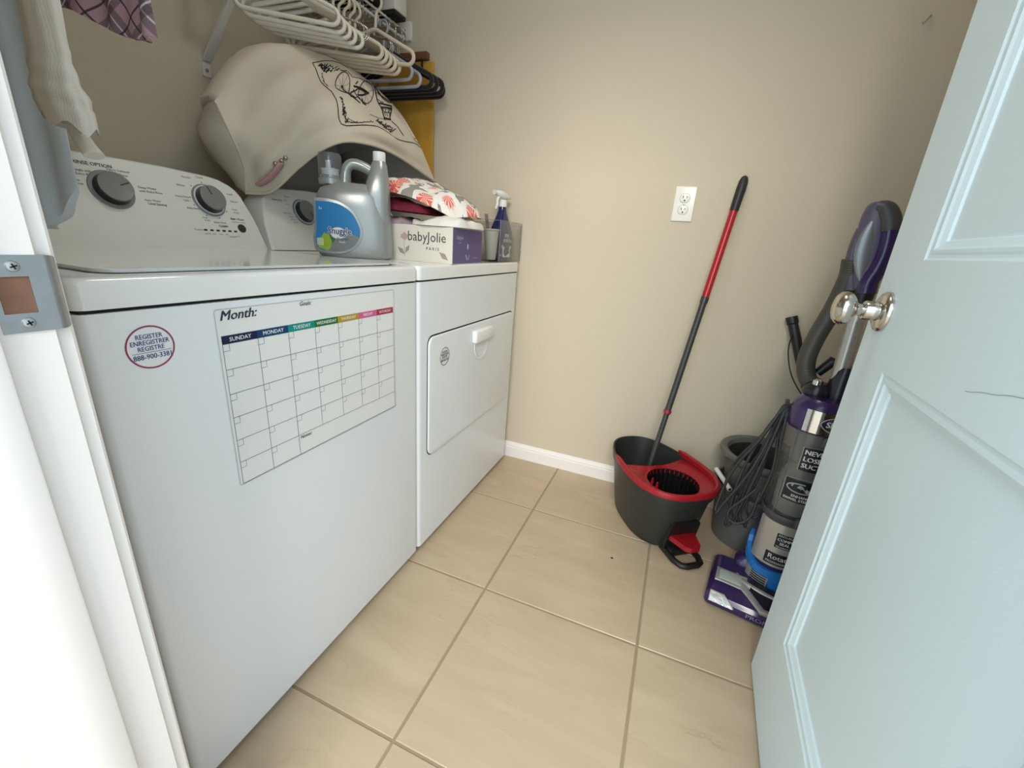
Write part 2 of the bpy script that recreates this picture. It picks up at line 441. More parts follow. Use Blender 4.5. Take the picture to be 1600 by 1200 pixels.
# the door, opened into the room against the right wall
HX, HY = 0.9425, -1.553
du = Vector((0.0531, 0.9986, 0)); dn = Vector((-0.9986, 0.0531, 0))
def dpt(u, z, w=0.0): return (HX + du.x * u + dn.x * w, HY + du.y * u + dn.y * w, z)
def build_door():
    DW, Z0, Z1 = 0.798, 0.012, 2.03
    us = [0, 0.143, 0.655, DW]; zs = [Z0, 0.236, 0.831, 1.008, 1.885, Z1]
    m = MB()
    for i in range(3):
        for k in range(5):
            if i == 1 and k in (1, 3): continue
            m.add([dpt(us[i], zs[k]), dpt(us[i + 1], zs[k]), dpt(us[i + 1], zs[k + 1]), dpt(us[i], zs[k + 1])], [(0, 1, 2, 3)])
    t = -0.035
    m.add([dpt(0, Z0, t), dpt(DW, Z0, t), dpt(DW, Z1, t), dpt(0, Z1, t)], [(0, 1, 2, 3)])
    for a, b in (((0, Z0), (DW, Z0)), ((DW, Z0), (DW, Z1)), ((DW, Z1), (0, Z1)), ((0, Z1), (0, Z0))):
        m.add([dpt(*a), dpt(*b), dpt(*b, t), dpt(*a, t)], [(0, 1, 2, 3)])
    d = struct(m.build('door_1', door_m, angle=20))
    prof = [(0, 0), (0.0035, -0.0025), (0.0075, -0.0030), (0.0105, -0.0022), (0.0150, -0.0022), (0.0185, -0.0050), (0.0265, -0.0085), (0.0285, -0.0115), (0.031, -0.0120)]
    for k in (1, 3):
        a0, a1, b0, b1 = us[1], us[2], zs[k], zs[k + 1]
        p = MB(); rs = [[dpt(a0 + i, b0 + i, h), dpt(a1 - i, b0 + i, h), dpt(a1 - i, b1 - i, h), dpt(a0 + i, b1 - i, h)] for i, h in prof]
        p.rings(rs, cap0=False, cap1=False)
        p.build('panel_moulding', door_m, d, angle=12)
        i, h = prof[-1]
        MB().rings([[dpt(a0 + i, b0 + i, h), dpt(a1 - i, b0 + i, h), dpt(a1 - i, b1 - i, h), dpt(a0 + i, b1 - i, h)], [dpt(a0 + i, b0 + i, h - 0.01), dpt(a1 - i, b0 + i, h - 0.01), dpt(a1 - i, b1 - i, h - 0.01), dpt(a0 + i, b1 - i, h - 0.01)]]).build('door_panel', door_m, d, smooth=False)
    # scuff line on the lock rail
    sc = MB()
    pts = [(0.30 + 0.011 * k, 0.893 - 0.0024 * k + 0.0006 * math.sin(k * 1.7)) for k in range(12)]
    put_line(sc, pts, 0.0007, lambda a, b: dpt(a, b, 0.0004)); sc.build('scuff_mark', mat('scuff', rgb(150, 156, 158), 0.7), d)
    # knob
    T = Matrix.Translation(dpt(0.733, 0.921, 0)) @ Matrix(((dn.x, du.x, 0, 0), (dn.y, du.y, 0, 0), (0, 0, 1, 0), (0, 0, 0, 1))) @ Matrix.Rotation(R(90), 4, 'Y')
    rose = MB().lathe([(0.0345, 0), (0.0345, 0.004), (0.032, 0.008), (0.026, 0.011), (0.0165, 0.012), (0.0165, 0.030), (0.0145, 0.032), (0.0, 0.032)], 40, T=T, cap0=True, cap1=False)
    kb = MB().lathe([(0.0105, 0.031), (0.0105, 0.040), (0.013, 0.043), (0.021, 0.047), (0.0275, 0.053), (0.0295, 0.060), (0.0275, 0.0675), (0.021, 0.073), (0.012, 0.0758), (0.0, 0.0765)], 40, T=T, cap0=True, cap1=False)
    k = kb.build('door_knob', steel_m, d, angle=50)
    rose.build('knob_rose', steel_m, k, angle=50)
    # hinges
    for z in (0.25, 1.05, 1.8):
        MB().cyl((JR - 0.004, -1.545, z - 0.045), (JR - 0.004, -1.545, z + 0.045), 0.006, n=12).build('hinge', satin_m, d)
build_door()

# ================================================================== WASHER
PX, PZ, SL = -0.53, 0.919, 0.3846
NV = Vector((0.9333, 0, 0.3590)); VV = Vector((-0.3590, 0, 0.9333))
def cpt(y, v, h=0.0): return (PX + VV.x * v + NV.x * h, y, PZ + VV.z * v + NV.z * h)
HALF = [(0.354, 0.0), (0.3535, 0.010), (0.345, 0.085), (0.3265, 0.153), (0.315, 0.172), (0.300, 0.184), (0.275, 0.195), (0.245, 0.200), (0.14, 0.2065), (0.0, 0.208)]
def console(yc, parent):
    pts = [(yc + y, v) for y, v in HALF] + [(yc - y, v) for y, v in reversed(HALF[:-1])]
    m = MB()
    ins = []
    for i, (y, v) in enumerate(pts):
        a = pts[i - 1] if i else pts[0]; b = pts[(i + 1) % len(pts)] if i < len(pts) - 1 else pts[-1]
        t = Vector((b[0] - a[0], b[1] - a[1])); t.normalize(); ins.append((y - t.y * 0.006, v + t.x * 0.006 if v > 0.001 else v))
    # outline runs right to left over the top, its inside lies to the left of travel
    r0 = [cpt(y, max(v, 0.0), 0.0) for y, v in ins]
    r1 = [cpt(y, v, -0.002) for y, v in [((p[0] + q[0]) / 2, (p[1] + q[1]) / 2) for p, q in zip(pts, ins)]]
    r2 = [cpt(y, v, -0.006) for y, v in pts]
    r3 = [(-0.655 - 0.0 * v, y, cpt(y, v)[2] - 0.004) for y, v in pts]
    r4 = [(-0.690, y + (yc - y) * 0.03, max(PZ, cpt(y, v)[2] - 0.02)) for y, v in pts]
    m.rings([r0, r1, r2, r3, r4])
    return m.build('control_console', cons_m, parent, angle=28)
def dial(parent, y, v, ang, ring=False):
    T = Matrix.Translation(cpt(y, v)) @ Matrix(((VV.x, 0, NV.x, 0), (0, 1, 0, 0), (VV.z, 0, NV.z, 0), (0, 0, 0, 1)))
    sk = MB().lathe([(0.0425, 0), (0.0425, 0.0015), (0.041, 0.003), (0.034, 0.0032)], 40, T=T, cap0=False)
    d = sk.build('dial', dkr_m, parent, angle=30)
    if ring:
        MB().lathe([(0.0385, 0.0031), (0.0385, 0.0042), (0.0355, 0.0044), (0.0345, 0.0034)], 40, T=T, cap0=False, cap1=False).build('dial_trim', appl_m, d)
    MB().lathe([(0.0345, 0.003), (0.0345, 0.006), (0.032, 0.018), (0.0325, 0.0215)], 40, T=T, cap0=False, cap1=False).build('dial_grip', dkd_m, d)
    MB().lathe([(0.0325, 0.0212), (0.0322, 0.0226), (0.030, 0.0236), (0.0285, 0.0232), (0.0, 0.0236)], 40, T=T, cap0=False, cap1=False).build('dial_cap', dk_m, d)
    MB().box(-0.0011, 0.0011, 0.008, 0.029, 0.0234, 0.0244, T=T @ Matrix.Rotation(R(ang), 4, 'Z')).build('pointer', mat('pointer_dark', rgb(60, 60, 60), .5), d)

WY0, WY1 = -1.4765, -0.7805
washer = thing('washing_machine', 'white top-loading washing machine beside the door jamb, with a calendar on its front', 'washer', (-0.33, (WY0 + WY1) / 2, 0))
def cabinet(y0, y1, xf, parent, zt):
    m = MB()
    out = rrect(-0.665, xf, y0, y1, 0.014, 5)
    m.rings([[(x, y, z) for x, y in out] for z in (0.02, zt)], mi=0)
    c = m.build('cabinet', appl_m, parent, angle=40)
    for sx in (-0.60, xf - 0.09):
        for sy in (y0 + 0.06, y1 - 0.06):
            MB().lathe([(0.02, 0), (0.02, 0.012), (0.012, 0.012), (0.012, 0.024)], 12, c=(sx, sy, 0)).build('foot', gap_m, parent)
    return c
cabinet(WY0, WY1, 0.0, washer, 0.8735)
MB().box(-0.66, -0.006, WY0 + 0.006, WY1 - 0.006, 0.8735, 0.880).build('seam_shade', gap_m, washer)  # dark box painting the shade inside the seam below the top
def top_deck(y0, y1, xf, parent, z0, z1, r):
    prof = [(0, z0), (0, z1 - r)] + [(r * (1 - math.cos(R(a))), z1 - r + r * math.sin(R(a))) for a in (22, 45, 67, 90)]
    m = MB(); rs = []
    for d, z in prof: rs.append([(x, y, z) for x, y in rrect(-0.69 + d, xf - d, y0 + d, y1 - d, 0.016, 5)])
    m.rings(rs)
    return m.build('top_deck', appl_top_m, parent, angle=40)
top_deck(WY0 - 0.001, WY1 + 0.001, 0.002, washer, 0.8785, 0.9162, 0.009)
# lid: slightly raised glossy panel with a grey plate painting the shade of the gap round it
MB().prism(rrect(-0.505, -0.030, WY0 + 0.045, WY1 - 0.045, 0.03), 0.9171, 0.9174, lambda a, b, h: (a, b, h)).build('lid_gap', mat('lid_shadow_gap', rgb(120, 120, 120), .6), washer)
MB().prism(rrect(-0.500, -0.035, WY0 + 0.050, WY1 - 0.050, 0.028), 0.9172, 0.9215, lambda a, b, h: (a, b, h), bev=0.0025).build('lid', appl_top_m, washer, angle=40)
wc = console(-1.1285, washer)
dial(washer, -1.121, 0.1290, -22)
dial(washer, -0.905, 0.1305, -108, ring=True)
def legends(items, parent, name='control_legend'):
    m = MB()
    for body, y, v, sz, bold in items:
        put_text(m, body, sz, lambda a, b: cpt(a, b, 0.0006), at=(y, v), bold=bold)
    return m.build(name, ink_m, parent, smooth=False, recalc=False)
legends([('RINSE OPTION', -1.137, 0.1815, 0.0105, 0.02), ('Single with', -1.160, 0.1645, 0.0072, 0), ('Extra Rinse', -1.158, 0.1565, 0.0072, 0),
         ('Fabric Softener', -1.092, 0.1750, 0.0072, 0), ('Rinse', -1.085, 0.1660, 0.0072, 0), ('Single', -1.180, 0.1420, 0.0065, 0), ('Rinse', -1.176, 0.1350, 0.0065, 0),
         ('Deep Water', -1.046, 0.1430, 0.0075, 0), ('with Extra Rinse', -1.041, 0.1345, 0.0075, 0), ('Auto Water', -1.045, 0.1140, 0.0070, 0), ('Level Sensing', -1.038, 0.1060, 0.0075, 0.01)], washer)
legends([('Normal', -0.943, 0.1850, 0.0068, 0), ('Towels', -0.908, 0.1900, 0.0068, 0), ('Whites', -0.965, 0.1620, 0.0068, 0), ('Heavy Duty', -0.972, 0.1330, 0.0068, 0),
         ('Cycle', -0.965, 0.1240, 0.0065, 0), ('Bulky Items', -0.955, 0.1050, 0.0068, 0), ('Casual', -0.838, 0.155, 0.0065, 0), ('Delicate', -0.833, 0.135, 0.0065, 0),
         ('Rinse', -0.840, 0.112, 0.0065, 0), ('& Spin', -0.838, 0.104, 0.0065, 0), ('Drain', -0.934, 0.083, 0.0060, 0), ('& Spin', -0.930, 0.076, 0.0060, 0), ('Soak', -0.856, 0.086, 0.0060, 0),
         ('Quick Wash', -0.898, 0.0720, 0.0068, 0), ('CLEAN', -0.892, 0.0625, 0.0080, 0.02), ('Start / Pause', -0.843, 0.0850, 0.0078, 0.02), ('hold 3 sec to cancel', -0.842, 0.0765, 0.0048, 0),
         ('Progress', -0.963, 0.0500, 0.0062, 0), ('sensing', -0.943, 0.0405, 0.0052, 0), ('wash', -0.925, 0.0405, 0.0052, 0), ('rinse', -0.908, 0.0405, 0.0052, 0), ('spin', -0.891, 0.0405, 0.0052, 0), ('lid locked', -0.876, 0.0345, 0.0052, 0), ('done', -0.858, 0.0365, 0.0052, 0)], washer)
for i in range(6):
    y = -0.945 + 0.0166 * i
    MB().prism(rrect(y - 0.0046, y + 0.0046, 0.0478, 0.0520, 0.0012, 2), -0.001, 0.0008, cpt).build('indicator_lamp', dkd_m, washer)
MB().prism(circ(-0.8395, 0.0595, 0.0115), -0.001, 0.0028, cpt, bev=0.001).build('start_button', mat('button_dark', rgb(48, 48, 48), .45), washer)
for k in range(9):   # cycle marks round the right dial
    a = R(200 + 42 * k)
    MB().prism(circ(-0.905 + 0.047 * math.cos(a), 0.1305 + 0.047 * math.sin(a), 0.0014, 8), 0, 0.0006, cpt).build('cycle_mark', ink_m, washer)

# registration sticker on the washer front
def fpt(y, z, h=0.0): return (h, y, z)
navy_m = mat('ink_navy', rgb(52, 62, 120), .6)
def reg_sticker(yc, zc, r, parent, big=True, xf=0.0):
    f = lambda a, b, h=0.0: (xf + h, yc + a, zc + b)
    MB().prism(circ(0, 0, r, 40), 0, 0.0005, f).build('round_sticker', mat('sticker_white', rgb(232, 234, 236), .35), parent)
    ring = MB(); put_line(ring, circ(0, 0, r * 0.965, 48), r * 0.075, lambda a, b: f(a, b, 0.0008), closed=True)
    ring.build('sticker_ring', mat('ink_plum', rgb(150, 52, 86), .6) if big else ink_m, parent, smooth=False)
    t = MB(); k = r / 0.029; w = dict(bold=0.015)
    put_text(t, 'REGISTER', 0.0088 * k, lambda a, b: f(a, b, 0.0009), at=(0, 0.0145 * k), sx=0.85, **w)
    put_text(t, 'ENREGISTRER', 0.0088 * k, lambda a, b: f(a, b, 0.0009), at=(0, 0.0065 * k), sx=0.85, **w)
    put_text(t, 'REGISTRE', 0.0088 * k, lambda a, b: f(a, b, 0.0009), at=(0, -0.0015 * k), sx=0.85, **w)
    put_text(t, '888-900-3381', 0.0098 * k, lambda a, b: f(a, b, 0.0009), at=(0.001 * k, -0.0125 * k), sx=0.85, **w)
    put_line(t, [(-0.023 * k, -0.0065 * k), (0.024 * k, -0.0065 * k)], 0.0006 * k, lambda a, b: f(a, b, 0.0009))
    t.build('sticker_lettering', navy_m if big else ink_m, parent, smooth=False, recalc=False)
reg_sticker(-1.4085, 0.8235, 0.0292, washer)

# ================================================================== DRYER
DY0, DY1 = -0.7755, -0.0410
dryer = thing('clothes_dryer', 'white front-loading clothes dryer between the washer and the back wall', 'dryer', (-0.33, (DY0 + DY1) / 2, 0))
cabinet(DY0, DY1, 0.0, dryer, 0.8735)
MB().box(-0.66, -0.005, DY0 + 0.006, DY1 - 0.006, 0.8735, 0.880).build('seam_shade', gap_m, dryer)  # same painted seam shade on the dryer
top_deck(DY0 - 0.001, DY1 + 0.001, 0.002, dryer, 0.8785, 0.9165, 0.007)
dc = console((DY0 + DY1) / 2, dryer)
dial(dryer, -0.590, 0.1270, 60, ring=True)
legends([('Heavy Dry', -0.682, 0.158, 0.0085, 0.02), ('More', -0.650, 0.160, 0.006, 0), ('Dry', -0.648, 0.148, 0.006, 0), ('Wrinkle', -0.640, 0.172, 0.006, 0), ('Timed Dry', -0.660, 0.118, 0.0068, 0), ('60 min', -0.650, 0.108, 0.006, 0), ('40 min', -0.645, 0.099, 0.006, 0), ('20 min', -0.640, 0.090, 0.006, 0)], dryer)

def dryer_door():
    y0, y1, z0, z1 = -0.729, -0.076, 0.336, 0.716
    o1 = rrect(y0, y1, z0, z1, 0.026, 6)
    o0 = rrect(y0 - 0.0035, y1 + 0.003, z0 - 0.003, z1 + 0.0045, 0.028, 6)
    MB().prism(o0, -0.001, 0.0006, lambda a, b, h: fpt(a, b, h)).build('door_gap_shade', gap_m, dryer)  # dark plate painting the shadow line round the raised door
    m = MB().prism(o1, 0.0, 0.0065, lambda a, b, h: fpt(a, b, h), bev=0.0028, seg=3)
    d = m.build('dryer_door', appl_m, dryer, angle=40)
    # finger scoop cut out of the door skin
    cut = MB(); 
    cut.prism(rrect(-0.437, -0.329, 0.575, 0.66, 0.035, 6), -0.004, 0.02, lambda a, b, h: fpt(a, b, h))
    # a raised scoop rim instead of a hole: shallow dish
    yc, zt = -0.383, 0.652
    rs = []
    for k, (s, h) in enumerate([(1.0, 0.0068), (0.985, 0.0095), (0.95, 0.0098), (0.88, 0.0072), (0.75, 0.0066), (0.0, 0.0066)]):
        ring = []
        for j in range(25):
            a = math.pi + math.pi * j / 24
            ring.append(fpt(yc + 0.058 * s * math.cos(a), zt + (0.075 * s) * math.copysign(abs(math.sin(a)) ** 0.75, math.sin(a)), h))
        rs.append(ring)
    sc = MB(); sc.rings(rs, False, False, closed=False)
    sc.build('finger_scoop', appl_m, d, angle=60, recalc=False)
    h = MB().box(0.004, 0.024, -0.456, -0.312, 0.648, 0.693, bev=0.0075, seg=3)
    h.build('door_handle', mat('handle_white', rgb(240, 240, 240), .3), d)
    return d
dd = dryer_door()
reg_sticker(-0.644, 0.6440, 0.0285, dryer, big=False, xf=0.0068)
MATS_tan = None

# ================================================================== CALENDAR
def calendar():
    yL, yR, z0, z1 = -1.3205, -0.8830, 0.5585, 0.8635
    root = thing('wall_calendar', 'white dry-erase month calendar with coloured weekday band stuck on the washer front', 'calendar', (0, (yL + yR) / 2, (z0 + z1) / 2))
    X0 = 0.0004
    f = lambda h: (lambda a, b: (X0 + h, a, b))
    MB().prism(rrect(yL, yR, z0, z1, 0.004, 3), X0, X0 + 0.0009, lambda a, b, h: (h, a, b)).build('sheet', mat('calendar_sheet', rgb(236, 236, 234), 0.18, coat=0.4), root)
    b = MB(); put_line(b, rrect(yL + 0.0012, yR - 0.0012, z0 + 0.0012, z1 - 0.0012, 0.004, 3), 0.0006, f(0.0013), closed=True)
    b.build('border_line', mat('line_grey', rgb(120, 122, 126), .5), root, smooth=False)
    ye = [-1.3140 + k * (0.4260 / 7) for k in range(8)]
    cols = [(28, 36, 70), (26, 66, 108), (22, 140, 134), (38, 110, 50), (184, 152, 40), (214, 96, 150), (172, 34, 66)]
    days = ['SUNDAY', 'MONDAY', 'TUESDAY', 'WEDNESDAY', 'THURSDAY', 'FRIDAY', 'SATURDAY']
    t = MB()
    for k in range(7):
        hdr = MB().box(X0 + 0.0008, X0 + 0.0014, ye[k], ye[k + 1], 0.8080, 0.8215).build('weekday_header', mat('header_%d' % k, rgb(*cols[k]), .3), root)
        put_text(t, days[k], 0.0094 if k not in (3, 4, 6) else 0.0086, f(0.0017), at=((ye[k] + ye[k + 1]) / 2, 0.8146), bold=0.012)
        t.build('weekday_lettering', mat('header_ink', rgb(235, 235, 235), .5), hdr, smooth=False, recalc=False); t = MB()
    rows = [0.8080, 0.7668, 0.7255, 0.6845, 0.6432, 0.6020, 0.5610]
    g = MB(); w = 0.0008
    for r in rows[1:6]: put_line(g, [(ye[0], r), (ye[7], r)], w, f(0.0014))
    put_line(g, [(ye[0], rows[6]), (ye[7], rows[6])], w, f(0.0014))
    for k in range(8):
        bot = rows[6] if k < 3 or k == 7 else rows[5]
        put_line(g, [(ye[k], rows[0]), (ye[k], bot)], w, f(0.0014))
    for r in range(6):
        for k in range(7 if r < 5 else 2):
            a, z = ye[k], rows[r]
            put_line(g, [(a + 0.0105, z), (a + 0.0105, z - 0.0110), (a, z - 0.0110)], w * 0.9, f(0.0014))
    g.build('grid_lines', mat('grid_ink', rgb(92, 96, 108), .5), root, smooth=False)
    s = MB()
    for body, sz, yy, zz, bo in (('Month:', 0.0215, -1.313, 0.8520, .028), ('Goals:', 0.0110, -1.164, 0.8560, .012), ('Notes:', 0.0105, -1.1895, 0.5960, .01)):
        s = MB(); put_text(s, body, sz, f(0.0015), at=(yy, zz), align='LEFT', shear=0.3, bold=bo)
        s.build('script_lettering', mat('script_ink', rgb(48, 52, 68), .5), root, smooth=False, recalc=False)
calendar()

# ================================================================== OUTLET
def outlet():
    root = thing('wall_outlet', 'white duplex power outlet with cover plate on the beige back wall', 'outlet', (0.6015, -0.0, 1.164))
    f = lambda a, b, h: (0.6015 + a, -h, 1.164 + b)
    MB().prism(rrect(-0.0355, 0.0355, -0.0578, 0.0578, 0.003, 3), 0, 0.006, f, bev=0.0028, seg=3).build('cover_plate', mat('plate_white', rgb(238, 234, 226), .3), root)
    for zc in (0.0195, -0.0195):
        pts = []
        for k in range(40):
            a = 2 * math.pi * k / 40
            pts.append((0.0165 * math.cos(a), zc + max(-0.0142, min(0.0142, 0.0168 * math.sin(a)))))
        MB().prism([(p[0] * 1.06, zc + (p[1] - zc) * 1.07) for p in pts], 0.0055, 0.0063, f).build('receptacle_gap', mat('gap_grey', rgb(150, 146, 138), .6), root)
        r = MB().prism(pts, 0.0055, 0.0078, f, bev=0.0006).build('receptacle', mat('plate_white', None), root)
        MB().box(0.6015 - 0.0075, 0.6015 - 0.0052, -0.0082, -0.0072, 1.164 + zc + 0.000, 1.164 + zc + 0.0080).build('slot', gap_m, r)
        MB().box(0.6015 + 0.0052, 0.6015 + 0.0075, -0.0082, -0.0072, 1.164 + zc + 0.0008, 1.164 + zc + 0.0072).build('slot', gap_m, r)
        MB().prism(circ(0.0, zc - 0.0078, 0.0026, 14), 0.007, 0.0082, f).build('ground_hole', gap_m, r)
    MB().lathe([(0.0032, 0.0055), (0.0032, 0.0070), (0.002, 0.0076), (0, 0.0076)], 16, T=Matrix.Translation((0.6015, 0, 1.164)) @ Matrix.Rotation(R(90), 4, 'X'), cap1=False).build('cover_screw', satin_m, root)
outlet()
# bare nail hook high on the back wall
tag(MB().tube([(1.153, 0.004, 1.668), (1.150, -0.008, 1.666), (1.142, -0.014, 1.652), (1.136, -0.016, 1.644), (1.133, -0.018, 1.650)], [0.0018, 0.0018, 0.0018, 0.0018, 0.001], 8).build('wall_hook', satin_m), 'tiny metal hook sticking out high on the back wall near the door', 'hook')
# dark crumb on the floor
tag(MB().lathe([(0, 0), (0.0032, 0.0005), (0.0035, 0.0015), (0.002, 0.0026), (0, 0.003)], 10, c=(0.593, -0.509, 0.0), sx=1.3).build('floor_crumb', dkd_m), 'tiny black crumb lying on the middle of the tiled floor', 'crumb')

# ================================================================== MOP BUCKET
def bucket():
    ang = math.atan2(-0.8, 0.6)
    c = Vector((0.685, -0.222))
    root = thing('mop_bucket', 'dark grey oblong mop bucket with a red wringer rim and foot pedal', 'bucket', (c.x, c.y, 0), ang)
    grey = mat('bucket_grey', rgb(44, 46, 43), 0.42, bump=0.06, bscale=300)
    red = mat('wringer_red', rgb(158, 22, 34), 0.32)
    blk = mat('bucket_black', rgb(22, 23, 23), 0.45)
    # outline: rounded egg, narrower at the pouring end (-x)
    def outl(a, b, n=56, taper=0.16, p=2.5):
        o = []
        for k in range(n):
            t = 2 * math.pi * k / n; cs, sn = math.cos(t), math.sin(t)
            x = math.copysign(abs(cs) ** (2 / p), cs); y = math.copysign(abs(sn) ** (2 / p), sn)
            o.append((a * x, b * y * (1 + taper * x - 0.04)))
        return o
    H = 0.247
    def ring(a, b, z, dz=0.0, sh=0.0):
        return [(x + sh, y, z + dz * (-x / a)) for x, y in outl(a, b)]
    A, B = 0.222, 0.152
    sec = [(0.160, 0.102, 0.0), (0.168, 0.108, 0.004), (0.190, 0.127, 0.09), (0.206, 0.140, 0.18), (0.211, 0.145, 0.212), (0.219, 0.151, 0.215), (0.222, 0.154, 0.240), (0.222, 0.154, H), (0.216, 0.148, H), (0.209, 0.141, 0.212), (0.186, 0.122, 0.09), (0.165, 0.104, 0.012)]
    m = MB(); m.rings([ring(a, b, z, 0.006 if z > 0.19 else 0.0, -0.008 if z < 0.05 else 0) for a, b, z in sec])
    m.build('tub', grey, root, local=True, angle=40)
    # recess with the pedal at the front end
    f = lambda y, z, h: (0.150 + h, y, z)
    MB().prism(rrect(-0.055, 0.060, 0.006, 0.135, 0.02), 0.0, 0.046, lambda a, b, h: (0.136 + h + 0.055 * b / 0.135 * 0.4, a, b)).build('pedal_recess', blk, root, local=True)
    # pedal: red hinged tread, black stirrup foot
    MB().prism([(0.150, -0.045), (0.190, -0.050), (0.262, -0.034), (0.272, -0.020), (0.272, 0.012), (0.262, 0.022), (0.190, 0.050), (0.150, 0.048)], 0.060, 0.078, lambda a, b, h: (a, b, h + (a - 0.15) * 0.06), bev=0.004).build('pedal', red, root, local=True)
    ft = MB().tube([(0.165, -0.048, 0.014), (0.235, -0.048, 0.012), (0.262, -0.038, 0.011), (0.270, -0.020, 0.011), (0.270, 0.020, 0.011), (0.262, 0.038, 0.011), (0.235, 0.048, 0.012), (0.165, 0.048, 0.014)], 0.011, 10, flat=0.9)
    ft.build('stirrup_foot', blk, root, local=True, angle=50)
    MB().box(0.150, 0.215, -0.044, 0.044, 0.006, 0.030, bev=0.006).build('foot_plate', blk, root, local=True)
    MB().tube([(0.188 + 0.006 * math.cos(k * 1.1), -0.030 + 0.006 * math.sin(k * 1.1), 0.070 + 0.0022 * k) for k in range(24)], 0.0016, 6).build('pedal_spring', chrome_m, root, local=True)
    # red wringer: deck with a round well on the front half, raised collar along the rim
    cx, rw = 0.096, 0.088
    n = 56
    outer = [p for p in outl(0.2155, 0.1475, n)]
    def clip(p):
        x = max(p[0], 0.0 - 2.6 * p[1] * p[1])
        return (x, p[1])
    outer_c = [clip(p) for p in outer]
    rs = []
    top = H + 0.006
    inner = []
    for k in range(n):
        t = 2 * math.pi * k / n
        inner.append((cx + rw * math.cos(t), rw * math.sin(t)))
    # resample outer by angle about the well centre
    out2 = []
    for k in range(n):
        t = 2 * math.pi * k / n; d = Vector((math.cos(t), math.sin(t))); best = 0.05
        for i in range(n):
            p, q = Vector(outer_c[i]), Vector(outer_c[(i + 1) % n])
            e = q - p; den = d.x * e.y - d.y * e.x
            if abs(den) < 1e-12: continue
            w = p - Vector((cx, 0)); s = (w.x * e.y - w.y * e.x) / den; u = (w.x * d.y - w.y * d.x) / den
            if s > 0 and -1e-6 <= u <= 1 + 1e-6: best = max(best, s)
        out2.append((cx + d.x * best, d.y * best))
    mid = [((p[0] * 0.35 + q[0] * 0.65), (p[1] * 0.35 + q[1] * 0.65)) for p, q in zip(inner, out2)]
    deck = H - 0.014
    def back(x): return 0.02 * max(0.0, min(1.0, (-x + 0.0) / 0.05))
    w = MB()
    w.rings([[(x, y, deck - 0.012 - 0.5 * back(x)) for x, y in out2], [(x, y, deck + 0.004 - 0.3 * back(x)) for x, y in out2], [(x, y, deck + 0.002 - back(x)) for x, y in mid],
             [(cx + (x - cx) * 1.05, y * 1.05, deck - 0.004) for x, y in inner], [(x, y, deck - 0.006) for x, y in inner], [(cx + (x - cx) * 0.97, y * 0.97, deck - 0.02) for x, y in inner]], cap0=False, cap1=False)
    wr = w.build('wringer_deck', red, root, local=True, angle=40)
    # collar that clips over the rim from one side arm round the front to the other
    col = []
    ks = [k for k in range(-16, 17)]
    O = outl(0.224, 0.156, 56)
    path = []
    for k in ks:
        x, y = O[k % 56]; path.append((x, y, H + 0.006 - 0.006 * x / 0.222))
    prof = [(-0.012, -0.012), (-0.011, 0.004), (-0.004, 0.009), (0.003, 0.007), (0.006, 0.0), (0.006, -0.010), (0.002, -0.010)]
    rs = []
    for i, p in enumerate(path):
        a = Vector(path[max(i - 1, 0)]); b = Vector(path[min(i + 1, len(path) - 1)]); t = (b - a).normalized(); nn = Vector((t.y, -t.x, 0)).normalized()
        k = 1.0 if 0 < i < len(path) - 1 else 0.5
        rs.append([Vector(p) + nn * d * k + Vector((0, 0, h * k)) for d, h in prof])
    MB().rings(rs).build('wringer_collar', red, wr, local=True, angle=40)
    # perforated black basket
    bk = MB(); nb = 64
    def bring(r, z, k0=0): return [(cx + (r + (0.0022 if (j % 2) else 0.0)) * math.cos(2 * math.pi * j / nb), (r + (0.0022 if (j % 2) else 0.0)) * math.sin(2 * math.pi * j / nb), z) for j in range(nb)]
    bk.rings([bring(rw * 0.985, deck - 0.003), bring(rw * 0.93, deck - 0.03), bring(rw * 0.86, deck - 0.13), bring(rw * 0.3, deck - 0.135), bring(rw * 0.28, deck - 0.10), bring(0.003, deck - 0.095)], cap0=False, cap1=True)
    bk.build('basket', mat('basket_black', rgb(15, 15, 16), .35), wr, local=True, angle=20)
    for dy in (-0.012, 0.016):
        MB().cyl((cx + 0.02 + dy, -rw - 0.004, deck), (cx + 0.02 + dy, -rw - 0.004, deck + 0.022), 0.005, 0.0025, 8).build('clip_peg', red, wr, local=True)
bucket()

